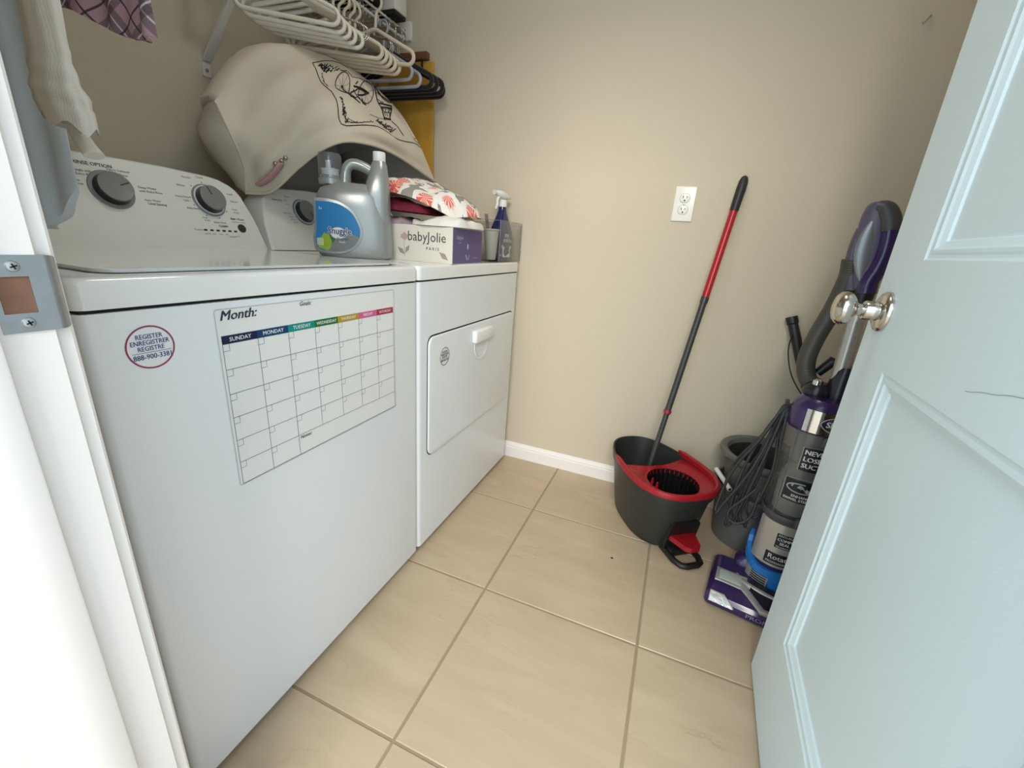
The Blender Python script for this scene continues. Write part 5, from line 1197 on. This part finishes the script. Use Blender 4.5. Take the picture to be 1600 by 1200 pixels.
PRINT_LINES = [([(2.76, 0.41), (2.81, 0.59), (2.85, 0.76), (2.91, 0.93), (2.98, 1.07), (3.06, 1.23), (3.15, 1.38), (3.20, 1.52), (3.26, 1.66), (3.31, 1.80), (3.34, 1.91), (3.36, 2.01), (3.39, 2.12), (3.43, 2.18), (3.46, 2.24), (3.50, 2.30), (3.56, 2.32), (3.62, 2.35), (3.67, 2.37), (3.86, 2.32), (4.03, 2.24), (4.19, 2.14), (4.29, 2.09), (4.39, 2.02), (4.49, 1.94), (4.64, 1.87), (4.80, 1.79), (4.96, 1.68), (5.09, 1.60), (5.22, 1.50), (5.37, 1.38), (5.54, 1.22), (5.72, 1.01), (5.97, 0.60)], 0.0014, False), ([(2.76, 0.41), (2.84, 0.37), (2.92, 0.33), (3.00, 0.28), (3.10, 0.23), (3.20, 0.19), (3.29, 0.14), (3.35, 0.13), (3.41, 0.12), (3.48, 0.10), (3.55, 0.11), (3.63, 0.12), (3.71, 0.12)], 0.0009, False), ([(3.69, 0.31), (3.74, 0.34), (3.78, 0.37), (3.82, 0.40), (3.90, 0.35), (3.98, 0.30), (4.06, 0.24), (4.12, 0.21), (4.19, 0.19), (4.25, 0.16), (4.30, 0.12), (4.34, 0.09), (4.39, 0.05)], 0.0008, False), ([(3.77, 0.60), (3.78, 0.69), (3.77, 0.79), (3.76, 0.89), (3.73, 0.98), (3.70, 1.06), (3.67, 1.13), (3.62, 1.18), (3.57, 1.21), (3.53, 1.21), (3.48, 1.20), (3.44, 1.16), (3.40, 1.11), (3.38, 1.04), (3.36, 0.97), (3.36, 0.88), (3.37, 0.79), (3.38, 0.70), (3.41, 0.61), (3.44, 0.54), (3.49, 0.47), (3.53, 0.42), (3.58, 0.38), (3.62, 0.37), (3.66, 0.37), (3.70, 0.40), (3.73, 0.45), (3.76, 0.52)], 0.0013, True), ([(3.59, 0.79), (3.58, 0.83), (3.56, 0.85), (3.55, 0.84), (3.55, 0.82), (3.55, 0.78), (3.57, 0.76), (3.59, 0.76)], 0.0012, True), ([(3.57, 0.80), (3.77, 0.60)], 0.0004, False), ([(3.57, 0.80), (3.75, 0.90)], 0.0004, False), ([(3.57, 0.80), (3.66, 1.14)], 0.0004, False), ([(3.57, 0.80), (3.51, 1.21)], 0.0004, False), ([(3.57, 0.80), (3.39, 1.08)], 0.0004, False), ([(3.57, 0.80), (3.36, 0.83)], 0.0004, False), ([(3.57, 0.80), (3.43, 0.56)], 0.0004, False), ([(3.57, 0.80), (3.57, 0.39)], 0.0004, False), ([(3.57, 0.80), (3.70, 0.40)], 0.0004, False), ([(4.35, 0.30), (4.36, 0.40), (4.36, 0.50), (4.35, 0.61), (4.34, 0.72), (4.31, 0.83), (4.28, 0.92), (4.25, 0.99), (4.21, 1.04), (4.17, 1.07), (4.13, 1.07), (4.10, 1.05), (4.06, 1.01), (4.04, 0.94), (4.02, 0.87), (4.01, 0.78), (4.02, 0.67), (4.03, 0.58), (4.05, 0.47), (4.08, 0.37), (4.11, 0.29), (4.14, 0.21), (4.18, 0.15), (4.22, 0.12), (4.25, 0.10), (4.28, 0.12), (4.31, 0.16), (4.33, 0.22)], 0.0013, True), ([(4.21, 0.58), (4.20, 0.62), (4.19, 0.66), (4.18, 0.66), (4.17, 0.63), (4.18, 0.58), (4.19, 0.55), (4.21, 0.55)], 0.0012, True), ([(4.19, 0.60), (4.35, 0.30)], 0.0004, False), ([(4.19, 0.60), (4.35, 0.63)], 0.0004, False), ([(4.19, 0.60), (4.28, 0.94)], 0.0004, False), ([(4.19, 0.60), (4.16, 1.07)], 0.0004, False), ([(4.19, 0.60), (4.05, 0.98)], 0.0004, False), ([(4.19, 0.60), (4.01, 0.72)], 0.0004, False), ([(4.19, 0.60), (4.07, 0.41)], 0.0004, False), ([(4.19, 0.60), (4.17, 0.16)], 0.0004, False), ([(4.19, 0.60), (4.28, 0.11)], 0.0004, False), ([(3.57, 0.80), (3.59, 0.88), (3.60, 0.95), (3.63, 1.03), (3.65, 1.11), (3.68, 1.20), (3.71, 1.28), (3.76, 1.30), (3.80, 1.33), (3.85, 1.34), (3.90, 1.36), (3.94, 1.37), (3.99, 1.38)], 0.002, False), ([(3.68, 1.15), (3.73, 1.06), (3.78, 0.97), (3.82, 0.87), (3.88, 0.79), (3.94, 0.72), (3.99, 0.63), (4.06, 0.62), (4.13, 0.61), (4.20, 0.60)], 0.0022, False), ([(3.68, 1.26), (3.82, 0.89)], 0.002, False), ([(3.88, 0.63), (3.97, 0.60), (4.08, 0.57), (4.21, 0.56)], 0.0035, False), ([(3.92, 0.54), (3.96, 0.44)], 0.002, False), ([(3.88, 0.72), (3.91, 0.76), (3.93, 0.81), (3.96, 0.85), (3.98, 0.91), (4.01, 0.96), (4.04, 1.02), (4.06, 1.08), (4.07, 1.15), (4.09, 1.22), (4.12, 1.22), (4.14, 1.22), (4.16, 1.21)], 0.0015, False), ([(4.08, 1.25), (4.17, 1.21)], 0.003, False), ([(3.79, 0.95), (3.79, 1.02), (3.79, 1.08), (3.79, 1.15), (3.82, 1.17), (3.85, 1.19), (3.88, 1.20), (3.91, 1.12), (3.95, 1.04), (3.98, 0.95)], 0.0012, False), ([(4.00, 0.85), (4.14, 0.73), (4.25, 0.55)], 0.003, False), ([(4.12, 0.89), (4.09, 1.22)], 0.0018, False), ([(3.71, 1.32), (3.79, 1.31), (3.88, 1.36)], 0.0028, False), ([(3.48, 0.37), (3.56, 0.36), (3.67, 0.29)], 0.0012, False), ([(4.37, 0.07), (4.39, 0.18), (4.41, 0.29), (4.43, 0.40), (4.45, 0.49), (4.47, 0.57), (4.50, 0.66), (4.52, 0.70), (4.55, 0.75), (4.57, 0.78), (4.60, 0.90), (4.63, 1.02), (4.67, 1.15), (4.68, 1.18), (4.69, 1.20), (4.70, 1.22)], 0.0022, False), ([(4.39, 0.05), (4.44, 0.12), (4.49, 0.19), (4.54, 0.25), (4.59, 0.22), (4.65, 0.19), (4.71, 0.15), (4.74, 0.12), (4.77, 0.10), (4.81, 0.08)], 0.0024, False), ([(4.43, 0.11), (4.45, 0.16), (4.47, 0.20), (4.50, 0.25), (4.54, 0.26), (4.57, 0.28), (4.61, 0.29), (4.66, 0.26), (4.71, 0.23), (4.76, 0.20)], 0.002, False), ([(4.50, 0.67), (4.64, 0.50), (4.83, 0.24)], 0.003, False), ([(4.56, 0.78), (4.70, 0.58), (4.83, 0.37)], 0.0028, False), ([(4.57, 0.84), (4.82, 0.45)], 0.0015, False), ([(4.83, 0.24), (4.84, 0.40), (4.80, 0.75), (4.80, 1.05)], 0.0022, False), ([(4.67, 1.15), (4.75, 1.10), (4.83, 1.04)], 0.0026, False), ([(4.61, 0.82), (4.70, 1.03)], 0.0013, False), ([(4.80, 0.53), (4.73, 0.82)], 0.0013, False), ([(4.66, 0.90), (4.79, 0.75)], 0.0013, False), ([(4.68, 0.71), (4.66, 0.95)], 0.0013, False), ([(4.74, 0.62), (4.79, 0.93)], 0.0013, False), ([(4.45, 0.26), (4.61, 0.27)], 0.0013, False), ([(4.48, 0.50), (4.58, 0.53)], 0.0013, False), ([(4.62, 0.48), (4.57, 0.45)], 0.0013, False), ([(4.70, 0.88), (4.75, 0.99)], 0.0013, False), ([(2.90, 0.46), (2.99, 0.35), (2.92, 0.47), (3.01, 0.38), (3.00, 0.41), (3.06, 0.41), (3.08, 0.34), (3.05, 0.48), (3.15, 0.31), (3.09, 0.48), (3.23, 0.32), (3.21, 0.34), (3.25, 0.37), (3.28, 0.34), (3.27, 0.43), (3.41, 0.29), (3.32, 0.47), (3.46, 0.33), (3.40, 0.42)], 0.0013, False), ([(2.98, 0.49), (3.00, 0.36), (2.96, 0.46), (3.04, 0.39), (2.98, 0.46), (3.02, 0.50), (3.07, 0.40), (3.04, 0.53), (3.12, 0.41), (3.08, 0.50), (3.14, 0.43), (3.17, 0.47), (3.09, 0.56), (3.21, 0.42), (3.15, 0.53), (3.18, 0.47), (3.24, 0.52), (3.22, 0.50), (3.27, 0.46)], 0.0016, False), ([(3.00, 0.53), (2.96, 0.47), (2.99, 0.54), (3.02, 0.51), (2.98, 0.51), (3.04, 0.56), (3.06, 0.50), (3.02, 0.58), (3.10, 0.47), (3.05, 0.57), (3.09, 0.56), (3.13, 0.52), (3.10, 0.59)], 0.0012, False), ([(3.00, 0.65), (2.97, 0.65), (2.98, 0.71), (3.00, 0.72), (2.96, 0.76), (3.01, 0.78), (3.02, 0.79), (2.98, 0.88), (3.03, 0.84), (3.01, 0.94), (3.02, 0.93), (3.09, 0.97), (3.05, 1.02), (3.08, 1.02), (3.10, 1.09)], 0.0009, False), ([(3.37, 1.57), (3.41, 1.55), (3.46, 1.61), (3.40, 1.62), (3.45, 1.63), (3.47, 1.71), (3.43, 1.70), (3.52, 1.77), (3.48, 1.75), (3.48, 1.84), (3.53, 1.82), (3.50, 1.87), (3.53, 1.94), (3.57, 1.89), (3.50, 2.01)], 0.0013, False), ([(3.48, 1.90), (3.56, 1.82), (3.49, 1.94), (3.54, 1.90), (3.59, 1.93), (3.50, 2.01), (3.62, 1.93), (3.61, 2.08), (3.55, 1.99), (3.63, 2.10), (3.62, 2.06), (3.61, 2.10), (3.69, 2.11), (3.62, 2.10), (3.67, 2.20), (3.71, 2.12), (3.64, 2.25), (3.69, 2.17), (3.72, 2.23)], 0.0015, False), ([(3.62, 2.22), (3.62, 2.17), (3.66, 2.21), (3.69, 2.18), (3.69, 2.19), (3.76, 2.19), (3.76, 2.17), (3.80, 2.22), (3.83, 2.17), (3.83, 2.21), (3.91, 2.15), (3.90, 2.18), (3.96, 2.15), (3.98, 2.10), (4.01, 2.15), (4.06, 2.08), (4.07, 2.11), (4.14, 2.04), (4.14, 2.03), (4.22, 1.99), (4.24, 1.95), (4.30, 1.92), (4.32, 1.82), (4.37, 1.85), (4.40, 1.75)], 0.0011, False), ([(3.72, 2.10), (3.69, 2.05), (3.76, 2.10), (3.76, 2.09), (3.80, 2.11), (3.83, 2.12), (3.82, 2.11), (3.88, 2.16), (3.88, 2.11), (3.88, 2.17), (3.93, 2.13), (3.91, 2.14), (3.98, 2.15), (3.96, 2.11), (3.98, 2.19)], 0.0009, False), ([(4.49, 1.55), (4.55, 1.37), (4.54, 1.51), (4.57, 1.45), (4.60, 1.43), (4.57, 1.52), (4.65, 1.34), (4.62, 1.53), (4.63, 1.43), (4.70, 1.46), (4.67, 1.48), (4.72, 1.42), (4.73, 1.54), (4.75, 1.41), (4.79, 1.52), (4.75, 1.45), (4.84, 1.46), (4.83, 1.44), (4.83, 1.45), (4.92, 1.35), (4.85, 1.43), (4.91, 1.49), (4.94, 1.27), (4.91, 1.50), (5.02, 1.21)], 0.0014, False), ([(4.58, 1.49), (4.60, 1.39), (4.59, 1.51), (4.66, 1.35), (4.63, 1.46), (4.69, 1.43), (4.69, 1.38), (4.71, 1.48), (4.76, 1.28), (4.75, 1.41), (4.78, 1.37), (4.81, 1.30), (4.78, 1.44), (4.84, 1.28), (4.84, 1.37), (4.86, 1.26), (4.90, 1.31), (4.87, 1.30), (4.94, 1.26)], 0.001, False), ([(5.55, 0.38), (5.55, 0.32), (5.63, 0.26), (5.59, 0.36), (5.62, 0.35), (5.65, 0.35), (5.63, 0.39), (5.71, 0.28), (5.70, 0.24), (5.71, 0.38), (5.82, 0.06), (5.74, 0.41), (5.78, 0.39), (5.86, 0.30), (5.91, 0.26), (5.98, 0.00), (5.94, 0.39)], 0.001, False), ([(4.86, 1.07), (4.91, 1.08), (4.97, 1.08), (5.04, 1.09), (5.11, 1.13), (5.19, 1.18), (5.27, 1.22)], 0.0016, False), ([(4.31, 1.49), (4.40, 1.43), (4.48, 1.37), (4.57, 1.31), (4.64, 1.24), (4.72, 1.17), (4.80, 1.09)], 0.0006, False)]
#@@PRINT@@
tote()

# ---- shelf, hangers and hanging clothes
SX, SZ = -0.572, 1.738            # hanging rail
def shelf():
    r = thing('wire_shelf', 'white wire shelf with hanging rail and slanted wall brackets on the left wall', 'shelf', (XL, -0.75, 1.77))
    wm = mat('wire_white', rgb(222, 218, 210), .4)
    xb = XL + .008
    for x, z, rad in ((xb, 1.765, .004), (-.72, 1.765, .004), (SX, 1.765, .004), (SX, SZ, .005)):
        MB().cyl((x, -1.54, z), (x, -.004, z), rad, n=10).build('rail', wm, r)
    for k in range(60):
        y = -1.53 + k * .0258
        MB().tube([(xb, y, 1.769), (SX, y, 1.769), (SX + .004, y, 1.766)], .0022, 5).build('deck_wire', wm, r, angle=60)
    for y in (-.652, -1.35):
        MB().prism([(XL + .003, 1.465), (XL + .010, 1.462), (SX + .004, 1.755), (SX - .004, 1.760)], y - .011, y + .011, lambda a, b, h: (a, h, b)).build('bracket_strut', wm, r)
        MB().prism(rrect(y - .013, y + .013, 1.420, 1.472, .004), XL, XL + .0035, lambda a, b, h: (h, a, b)).build('bracket_foot', wm, r)
        MB().cyl((XL + .003, y, 1.438), (XL + .006, y, 1.438), .005, n=12).build('bracket_screw', satin_m, r)
    MB().prism(rrect(-.600, -.545, 1.735, 1.800, .006), 0, .012, lambda a, b, h: (a, -h, b), bev=.003).build('end_bracket', wm, r)
    MB().cyl((-.573, -.012, 1.767), (-.573, -.0145, 1.767), .005, n=12).build('bracket_screw', gap_m, r)
shelf()

def hanger_path(hw, drop, rise, rr, zoff=0.0):
    """closed triangle of a tubular hanger in its own plane (a across, b down from the neck)"""
    pts = []
    # start at the neck, run down the right shoulder, round the end, along the bar, round, up the left shoulder
    def arc(cx, cz, r, a0, a1, n=7): return [(cx + r * math.cos(R(a0 + (a1 - a0) * k / n)), cz + r * math.sin(R(a0 + (a1 - a0) * k / n))) for k in range(n + 1)]
    zb = -drop
    pts += [(0.006, -.004)]
    pts += arc(hw - rr, zb + rr + .004, rr, 62, -90)
    pts += arc(-hw + rr, zb + rr + .004, rr, 270, 118)
    pts += [(-0.006, -.004)]
    return pts
def make_hanger(label, m, hw=.138, drop=.088, r=.0062, hook_m=None, group=None, neck=.052, name='kids_hanger'):
    root = thing(name, label, 'hanger', (0, 0, 0), 0, group)
    pts = hanger_path(hw, drop, 0, .022)
    MB().tube([(a, 0, -neck - .030 + b) for a, b in pts], r, 8, closed=True).build('frame', m, root, angle=60)
    hk = [(0, 0, -neck - .032), (0, 0, -neck), (.002, 0, -.036), (.016, 0, -.022), (.019, 0, -.006), (.012, 0, .008), (0, 0, .0125), (-.012, 0, .008), (-.018, 0, -.004)]
    MB().tube(spline(hk, 30), r * .72 if hook_m is None else .0016, 8).build('hook', hook_m or m, root, angle=60)
    return root
def dup(root, label, group=None):
    r = root.copy(); COL.objects.link(r); r['label'] = label
    if group: r['group'] = group
    for ch in root.children:
        c = ch.copy(); COL.objects.link(c); c.parent = r
    return r
def place(h, y, yaw, tilt=0.0, dz=0.0, dx=0.0):
    h.location = (SX + dx, y, SZ + dz); h.rotation_euler = (0, tilt, yaw)
wh = mat('hanger_white', rgb(222, 216, 204), .4); whk = mat('hook_wire', rgb(200, 198, 194), .25, metal=1)
kb = make_hanger('white tubular kids hanger, nearest of the bunch hanging in front of the others', wh, group='white tubular hangers nearer the door')
place(kb, -.600, R(37), dx=.010, dz=.0)
specs = [('white tubular kids hanger, second from the nearest in the front bunch', -.572, 37, .005, -.008), ('white tubular kids hanger, third from the nearest in the front bunch', -.545, 36, .002, -.012), ('white tubular kids hanger, fourth from the nearest in the front bunch', -.518, 37, .000, -.015), ('white tubular kids hanger, last of the front bunch', -.490, 36, .004, -.018)]
for lb_, y, yw, dx, dz in specs: place(dup(kb, lb_), y, R(yw), dx=dx, dz=dz)
kb2 = make_hanger('beige tubular hanger hooked high, its shoulder rising over the middle bunch', mat('hanger_beige', rgb(206, 194, 174), .45), hw=.150, drop=.100, r=.0068, group='beige tubular hangers in the middle of the rail')
place(kb2, -.275, R(10), tilt=R(5), dz=.01, dx=.07)
for i, (lb_, y, yw, dz) in enumerate([('beige tubular hanger, nearest of the middle bunch', -.420, 32, -.012), ('beige tubular hanger, second of the middle bunch', -.396, 30, -.016), ('beige tubular hanger, third of the middle bunch', -.372, 29, -.020), ('beige tubular hanger, fourth of the middle bunch', -.346, 28, -.024), ('beige tubular hanger, last of the middle bunch', -.320, 26, -.028)]):
    place(dup(kb2, lb_), y, R(yw), dz=dz, dx=.012)
kg = make_hanger('pale grey tubular hanger above the black velvet hangers', mat('hanger_lilac', rgb(168, 168, 178), .4), hw=.160, drop=.125, group='hangers at the far end of the rail')
place(kg, -.205, R(3), dz=.0, dx=.0)
place(dup(kg, 'white and grey thin hanger just above the topmost black velvet hanger'), -.175, R(1), dz=-.015, dx=.02)
kv = make_hanger('black velvet hanger, nearest of the black ones at the far end', mat('velvet_black', rgb(14, 14, 15), .95, sheen=.3), hw=.200, drop=.135, r=.0085, hook_m=whk, group='black velvet hangers at the far end of the rail', name='velvet_hanger')
place(kv, -.150, R(2), dz=.0, dx=.01)
for lb_, y, dz, dx in [('black velvet hanger, second of the black ones at the far end', -.126, -.004, .02), ('black velvet hanger, third of the black ones at the far end', -.102, -.008, .03), ('black velvet hanger, nearest the back wall', -.078, -.012, .02)]:
    place(dup(kv, lb_), y, R(1), dz=dz, dx=dx)
# slim wire hangers whose hooks crowd the rail
kw = make_hanger('thin chrome wire hanger crowded among the tubular hangers on the rail', mat('wire_chrome', rgb(190, 188, 184), .2, metal=1), hw=.130, drop=.070, r=.0016, group='wire hangers crowded on the rail', name='wire_hanger')
place(kw, -.462, R(34), dx=.0)
for i in range(5): place(dup(kw, 'thin chrome wire hanger crowded among the tubular hangers on the rail'), -.446 - .0 + .008 * i if i < 2 else -.300 + .018 * (i - 2), R(33 if i < 2 else 20 - 5 * i), dz=0)

def sheet(name, label, cat, m, path, zt, zb, thick, folds, seed, hem=None, grp=None, lean=None, nseg=48, nz=34):
    """hanging cloth: path = list of (x,y) along its top seen from above; bottom height zb(s) given by function"""
    P = spline(path, nseg); mb = MB(); rows = []
    for side in (1, -1):
        rs = []
        for i in range(nz + 1):
            q = i / nz; row = []
            for j in range(nseg):
                s = j / (nseg - 1)
                a = Vector(P[max(j - 1, 0)]); b = Vector(P[min(j + 1, nseg - 1)]); t = (b - a).normalized(); nn = Vector((t.y, -t.x))
                w = folds * q * (math.sin(s * 17 + seed) + .6 * math.sin(s * 31 + seed * 2 + q * 2.0)) + folds * 1.2 * noise.noise(Vector((s * 4 + seed, q * 3, seed)))
                th = thick * math.sin(math.pi * min(1, max(0, s)) ** 1.0) ** .35 * (1 - .25 * q)
                off = w + side * th / 2
                dx, dy = lean(s, q) if lean else (0, 0)
                z = zt + (zb(s) - zt) * q
                row.append((P[j][0] + nn.x * off + dx, P[j][1] + nn.y * off + dy, z))
            rs.append(row)
        rows.append(rs)
    A, B = rows
    mb.grid(A); mb.grid([list(reversed(r)) for r in B])
    for i in range(nz):
        for jj in (0, nseg - 1): mb.add([A[i][jj], A[i + 1][jj], B[i + 1][jj], B[i][jj]], [(0, 1, 2, 3)])
    for row in (0, nz): mb.add(A[row] + B[row], [(j, j + 1, nseg + j + 1, nseg + j) for j in range(nseg - 1)])
    return tag(mb.build(name, m, angle=75), label, cat, grp)

# big light-blue garment close to the door jamb
blue_m = mat('jersey_blue', rgb(204, 213, 221), .95, spec=.1, bump=.15, bscale=600, sheen=.2)
sheet('hanging_garment', 'pale blue soft garment hanging over the washer beside the door jamb', 'garment', blue_m, [(-.525, -1.335), (-.46, -1.325), (-.385, -1.315), (-.320, -1.300)], 1.725,
      lambda s: .952 + .010 * (1 - s) + .075 * max(0, (s - .55) / .45) ** 2.2, .030, .006, 1.2, lean=lambda s, q: (.012 * q, -.01 * q))
knit_m = bpy.data.materials.new('knit_white'); 
def knit():
    m = knit_m; m.use_nodes = True; nt = m.node_tree; b = nt.nodes['Principled BSDF']; b.inputs['Base Color'].default_value = rgb(214, 208, 198); b.inputs['Roughness'].default_value = .95; b.inputs['Specular IOR Level'].default_value = .1
    tc = nt.nodes.new('ShaderNodeTexCoord'); w = nt.nodes.new('ShaderNodeTexWave'); w.inputs['Scale'].default_value = 90; w.inputs['Distortion'].default_value = 2; w.inputs['Detail'].default_value = 2; w.inputs['Detail Scale'].default_value = 1.2
    nt.links.new(tc.outputs['Object'], w.inputs['Vector']); bp = nt.nodes.new('ShaderNodeBump'); bp.inputs['Strength'].default_value = .12; bp.inputs['Distance'].default_value = .002
    nt.links.new(w.outputs['Fac'], bp.inputs['Height']); nt.links.new(bp.outputs['Normal'], b.inputs['Normal'])
knit()
def sleeve():
    root = thing('knit_cardigan', 'off-white ribbed cardigan sleeve hanging in front of the pale blue garment', 'garment', (-.30, -1.37, 1.76))
    C0 = [(-.190, -1.372, 1.765), (-.176, -1.370, 1.55), (-.168, -1.366, 1.36), (-.166, -1.365, 1.24), (-.169, -1.365, 1.195), (-.170, -1.365, 1.160), (-.165, -1.365, 1.128), (-.158, -1.365, 1.100)]
    Wd = [.040, .038, .036, .035, .034, .040, .050, .046]
    cs = spline(C0, 46); ws = [crom([(w, 0) for w in Wd], (len(Wd) - 1) * k / 45)[0] for k in range(46)]
    rs = []
    for i, (p, w) in enumerate(zip(cs, ws)):
        ring = []
        for j in range(40):
            a = 2 * math.pi * j / 40
            rib = 1 + .032 * math.sin(9 * a + i * .15 + math.sin(i * .4)) + (.05 * math.sin(i * 1.25) if 26 < i < 40 else 0)
            ring.append((p[0] + w * math.cos(a) * rib, p[1] + w * .42 * math.sin(a) * rib, p[2] - .012 * math.cos(a) * (i / 45) + (.006 * math.sin(5 * a) if i > 43 else 0)))
        rs.append(ring)
    MB().rings(rs).build('sleeve', knit_m, root, angle=70)
    MB().tube(spline([(-.180, -1.352, 1.17), (-.180, -1.352, 1.12), (-.171, -1.351, 1.088), (-.150, -1.350, 1.064)], 20), [.009 + .004 * k / 19 for k in range(20)], 12, flat=.5).build('tie_belt', knit_m, root, angle=70)
sleeve()
# plaid shirt
def plaid():
    m = bpy.data.materials.new('plaid_cotton'); m.use_nodes = True; nt = m.node_tree; b = nt.nodes['Principled BSDF']; b.inputs['Roughness'].default_value = .9; b.inputs['Specular IOR Level'].default_value = .1
    N = nt.nodes.new; Lk = nt.links.new
    tc = N('ShaderNodeTexCoord'); mp = N('ShaderNodeMapping'); mp.inputs['Rotation'].default_value = (0, R(38), 0); Lk(tc.outputs['Object'], mp.inputs[0]); sp = N('ShaderNodeSeparateXYZ'); Lk(mp.outputs[0], sp.inputs[0])
    def M(op, a, c=None):
        n = N('ShaderNodeMath'); n.operation = op
        for i, x in enumerate((a, c)):
            if x is None: continue
            if isinstance(x, (int, float)): n.inputs[i].default_value = x
            else: Lk(x, n.inputs[i])
        return n.outputs[0]
    cur = None; base = N('ShaderNodeRGB'); base.outputs[0].default_value = rgb(206, 168, 178); cur = base.outputs[0]
    def over(fac, col, strength=1.0):
        nonlocal cur
        x = N('ShaderNodeMix'); x.data_type = 'RGBA'; Lk(M('MULTIPLY', fac, strength), x.inputs[0]); Lk(cur, x.inputs[6]); x.inputs[7].default_value = col; cur = x.outputs[2]
    for ax in (0, 2):
        ph = M('FRACT', M('MULTIPLY', sp.outputs[ax], 1 / .085))
        over(M('LESS_THAN', M('ABSOLUTE', M('SUBTRACT', ph, .30)), .17), rgb(96, 84, 92), .62)
        over(M('LESS_THAN', M('ABSOLUTE', M('SUBTRACT', ph, .30)), .018), rgb(232, 222, 224), .9)
        over(M('LESS_THAN', M('ABSOLUTE', M('SUBTRACT', ph, .72)), .022), rgb(60, 50, 58), .85)
    Lk(cur, b.inputs['Base Color']); return m
sheet('plaid_shirt', 'pink and grey plaid shirt, its pointed hem hanging from the top of the frame', 'garment', plaid(), [(-.690, -1.115), (-.56, -1.10), (-.45, -1.095), (-.362, -1.10)], 1.725,
      lambda s: 1.392 - .082 * min(1, s / .8) + .006 * math.sin(9 * s) - .002 * s, .018, .008, 4.2)
# mustard garment with wooden hanger at the far end
sheet('mustard_garment', 'mustard yellow garment hanging flat by the back wall behind the black hangers', 'garment', mat('cotton_mustard', rgb(196, 148, 62), .9, spec=.1, bump=.1, bscale=400), [(-.700, -.027), (-.60, -.025), (-.50, -.024), (-.425, -.026)], 1.650, lambda s: 1.16, .014, .002, 2.2)
def wood_hanger():
    r = thing('wooden_hanger', 'brown wooden hanger bar carrying the mustard garment', 'hanger', (-.56, -.052, 1.67))
    wd = mat('wood_brown', rgb(112, 66, 40), .5, vary=.2, vscale=30)
    MB().box(-.690, -.448, -.046, -.020, 1.655, 1.682, bev=.004).build('bar', wd, r)
    MB().tube(spline([(-.575, -.033, 1.68), (-.575, -.033, 1.715), (-.557, -.033, 1.728), (-.556, -.033, 1.745), (-.572, -.033, 1.753), (-.586, -.033, 1.745)], 20), .0018, 8).build('hook', whk, r)
    for x in (-.472, -.66): MB().box(x - .002, x + .002, -.046, -.036, 1.625, 1.657).build('clip', gap_m, r)
wood_hanger()
# folded dark clothes and a small white device on the far end of the shelf
def shelf_items():
    r = thing('white_device', 'small white box with a faint emblem and black base on the shelf end', 'device', (-.572, -.105, 1.774))
    MB().box(-.640, -.526, -.140, -.062, 1.784, 1.925, bev=.006).build('housing', mat('device_white', rgb(214, 210, 202), .4), r)
    MB().box(-.636, -.530, -.136, -.066, 1.7725, 1.786).build('device_base', gap_m, r)
    put = MB(); put_line(put, rrect(-.592, -.572, 1.83, 1.87, .004), .0016, lambda a, b: (a, -.1406, b), closed=True); put.build('emblem', mat('emblem_dim', rgb(150, 146, 140), .6), r, smooth=False)
    tag(MB().rings([[(x, y, z) for x, y in rrect(-.85 + d, -.545 - d, -.42 + d, -.165 - d, .03, 5)] for d, z in ((.012, 1.7725), (0, 1.785), (0, 1.85), (.015, 1.88), (.05, 1.89))]).build('folded_blanket', mat('fleece_black', rgb(20, 20, 21), .95)), 'black folded fabric on the shelf beside the small white device', 'blanket')
    sheet('draped_towel', 'cream towel draped over the shelf front just above the slanted wall bracket', 'towel', mat('towel_cream', rgb(206, 192, 172), .95), [(-.790, -.690), (-.740, -.694), (-.690, -.690)], 1.758, lambda s: 1.598 + .030 * (2 * s - 1) ** 2, .040, .004, 6.0)
shelf_items()
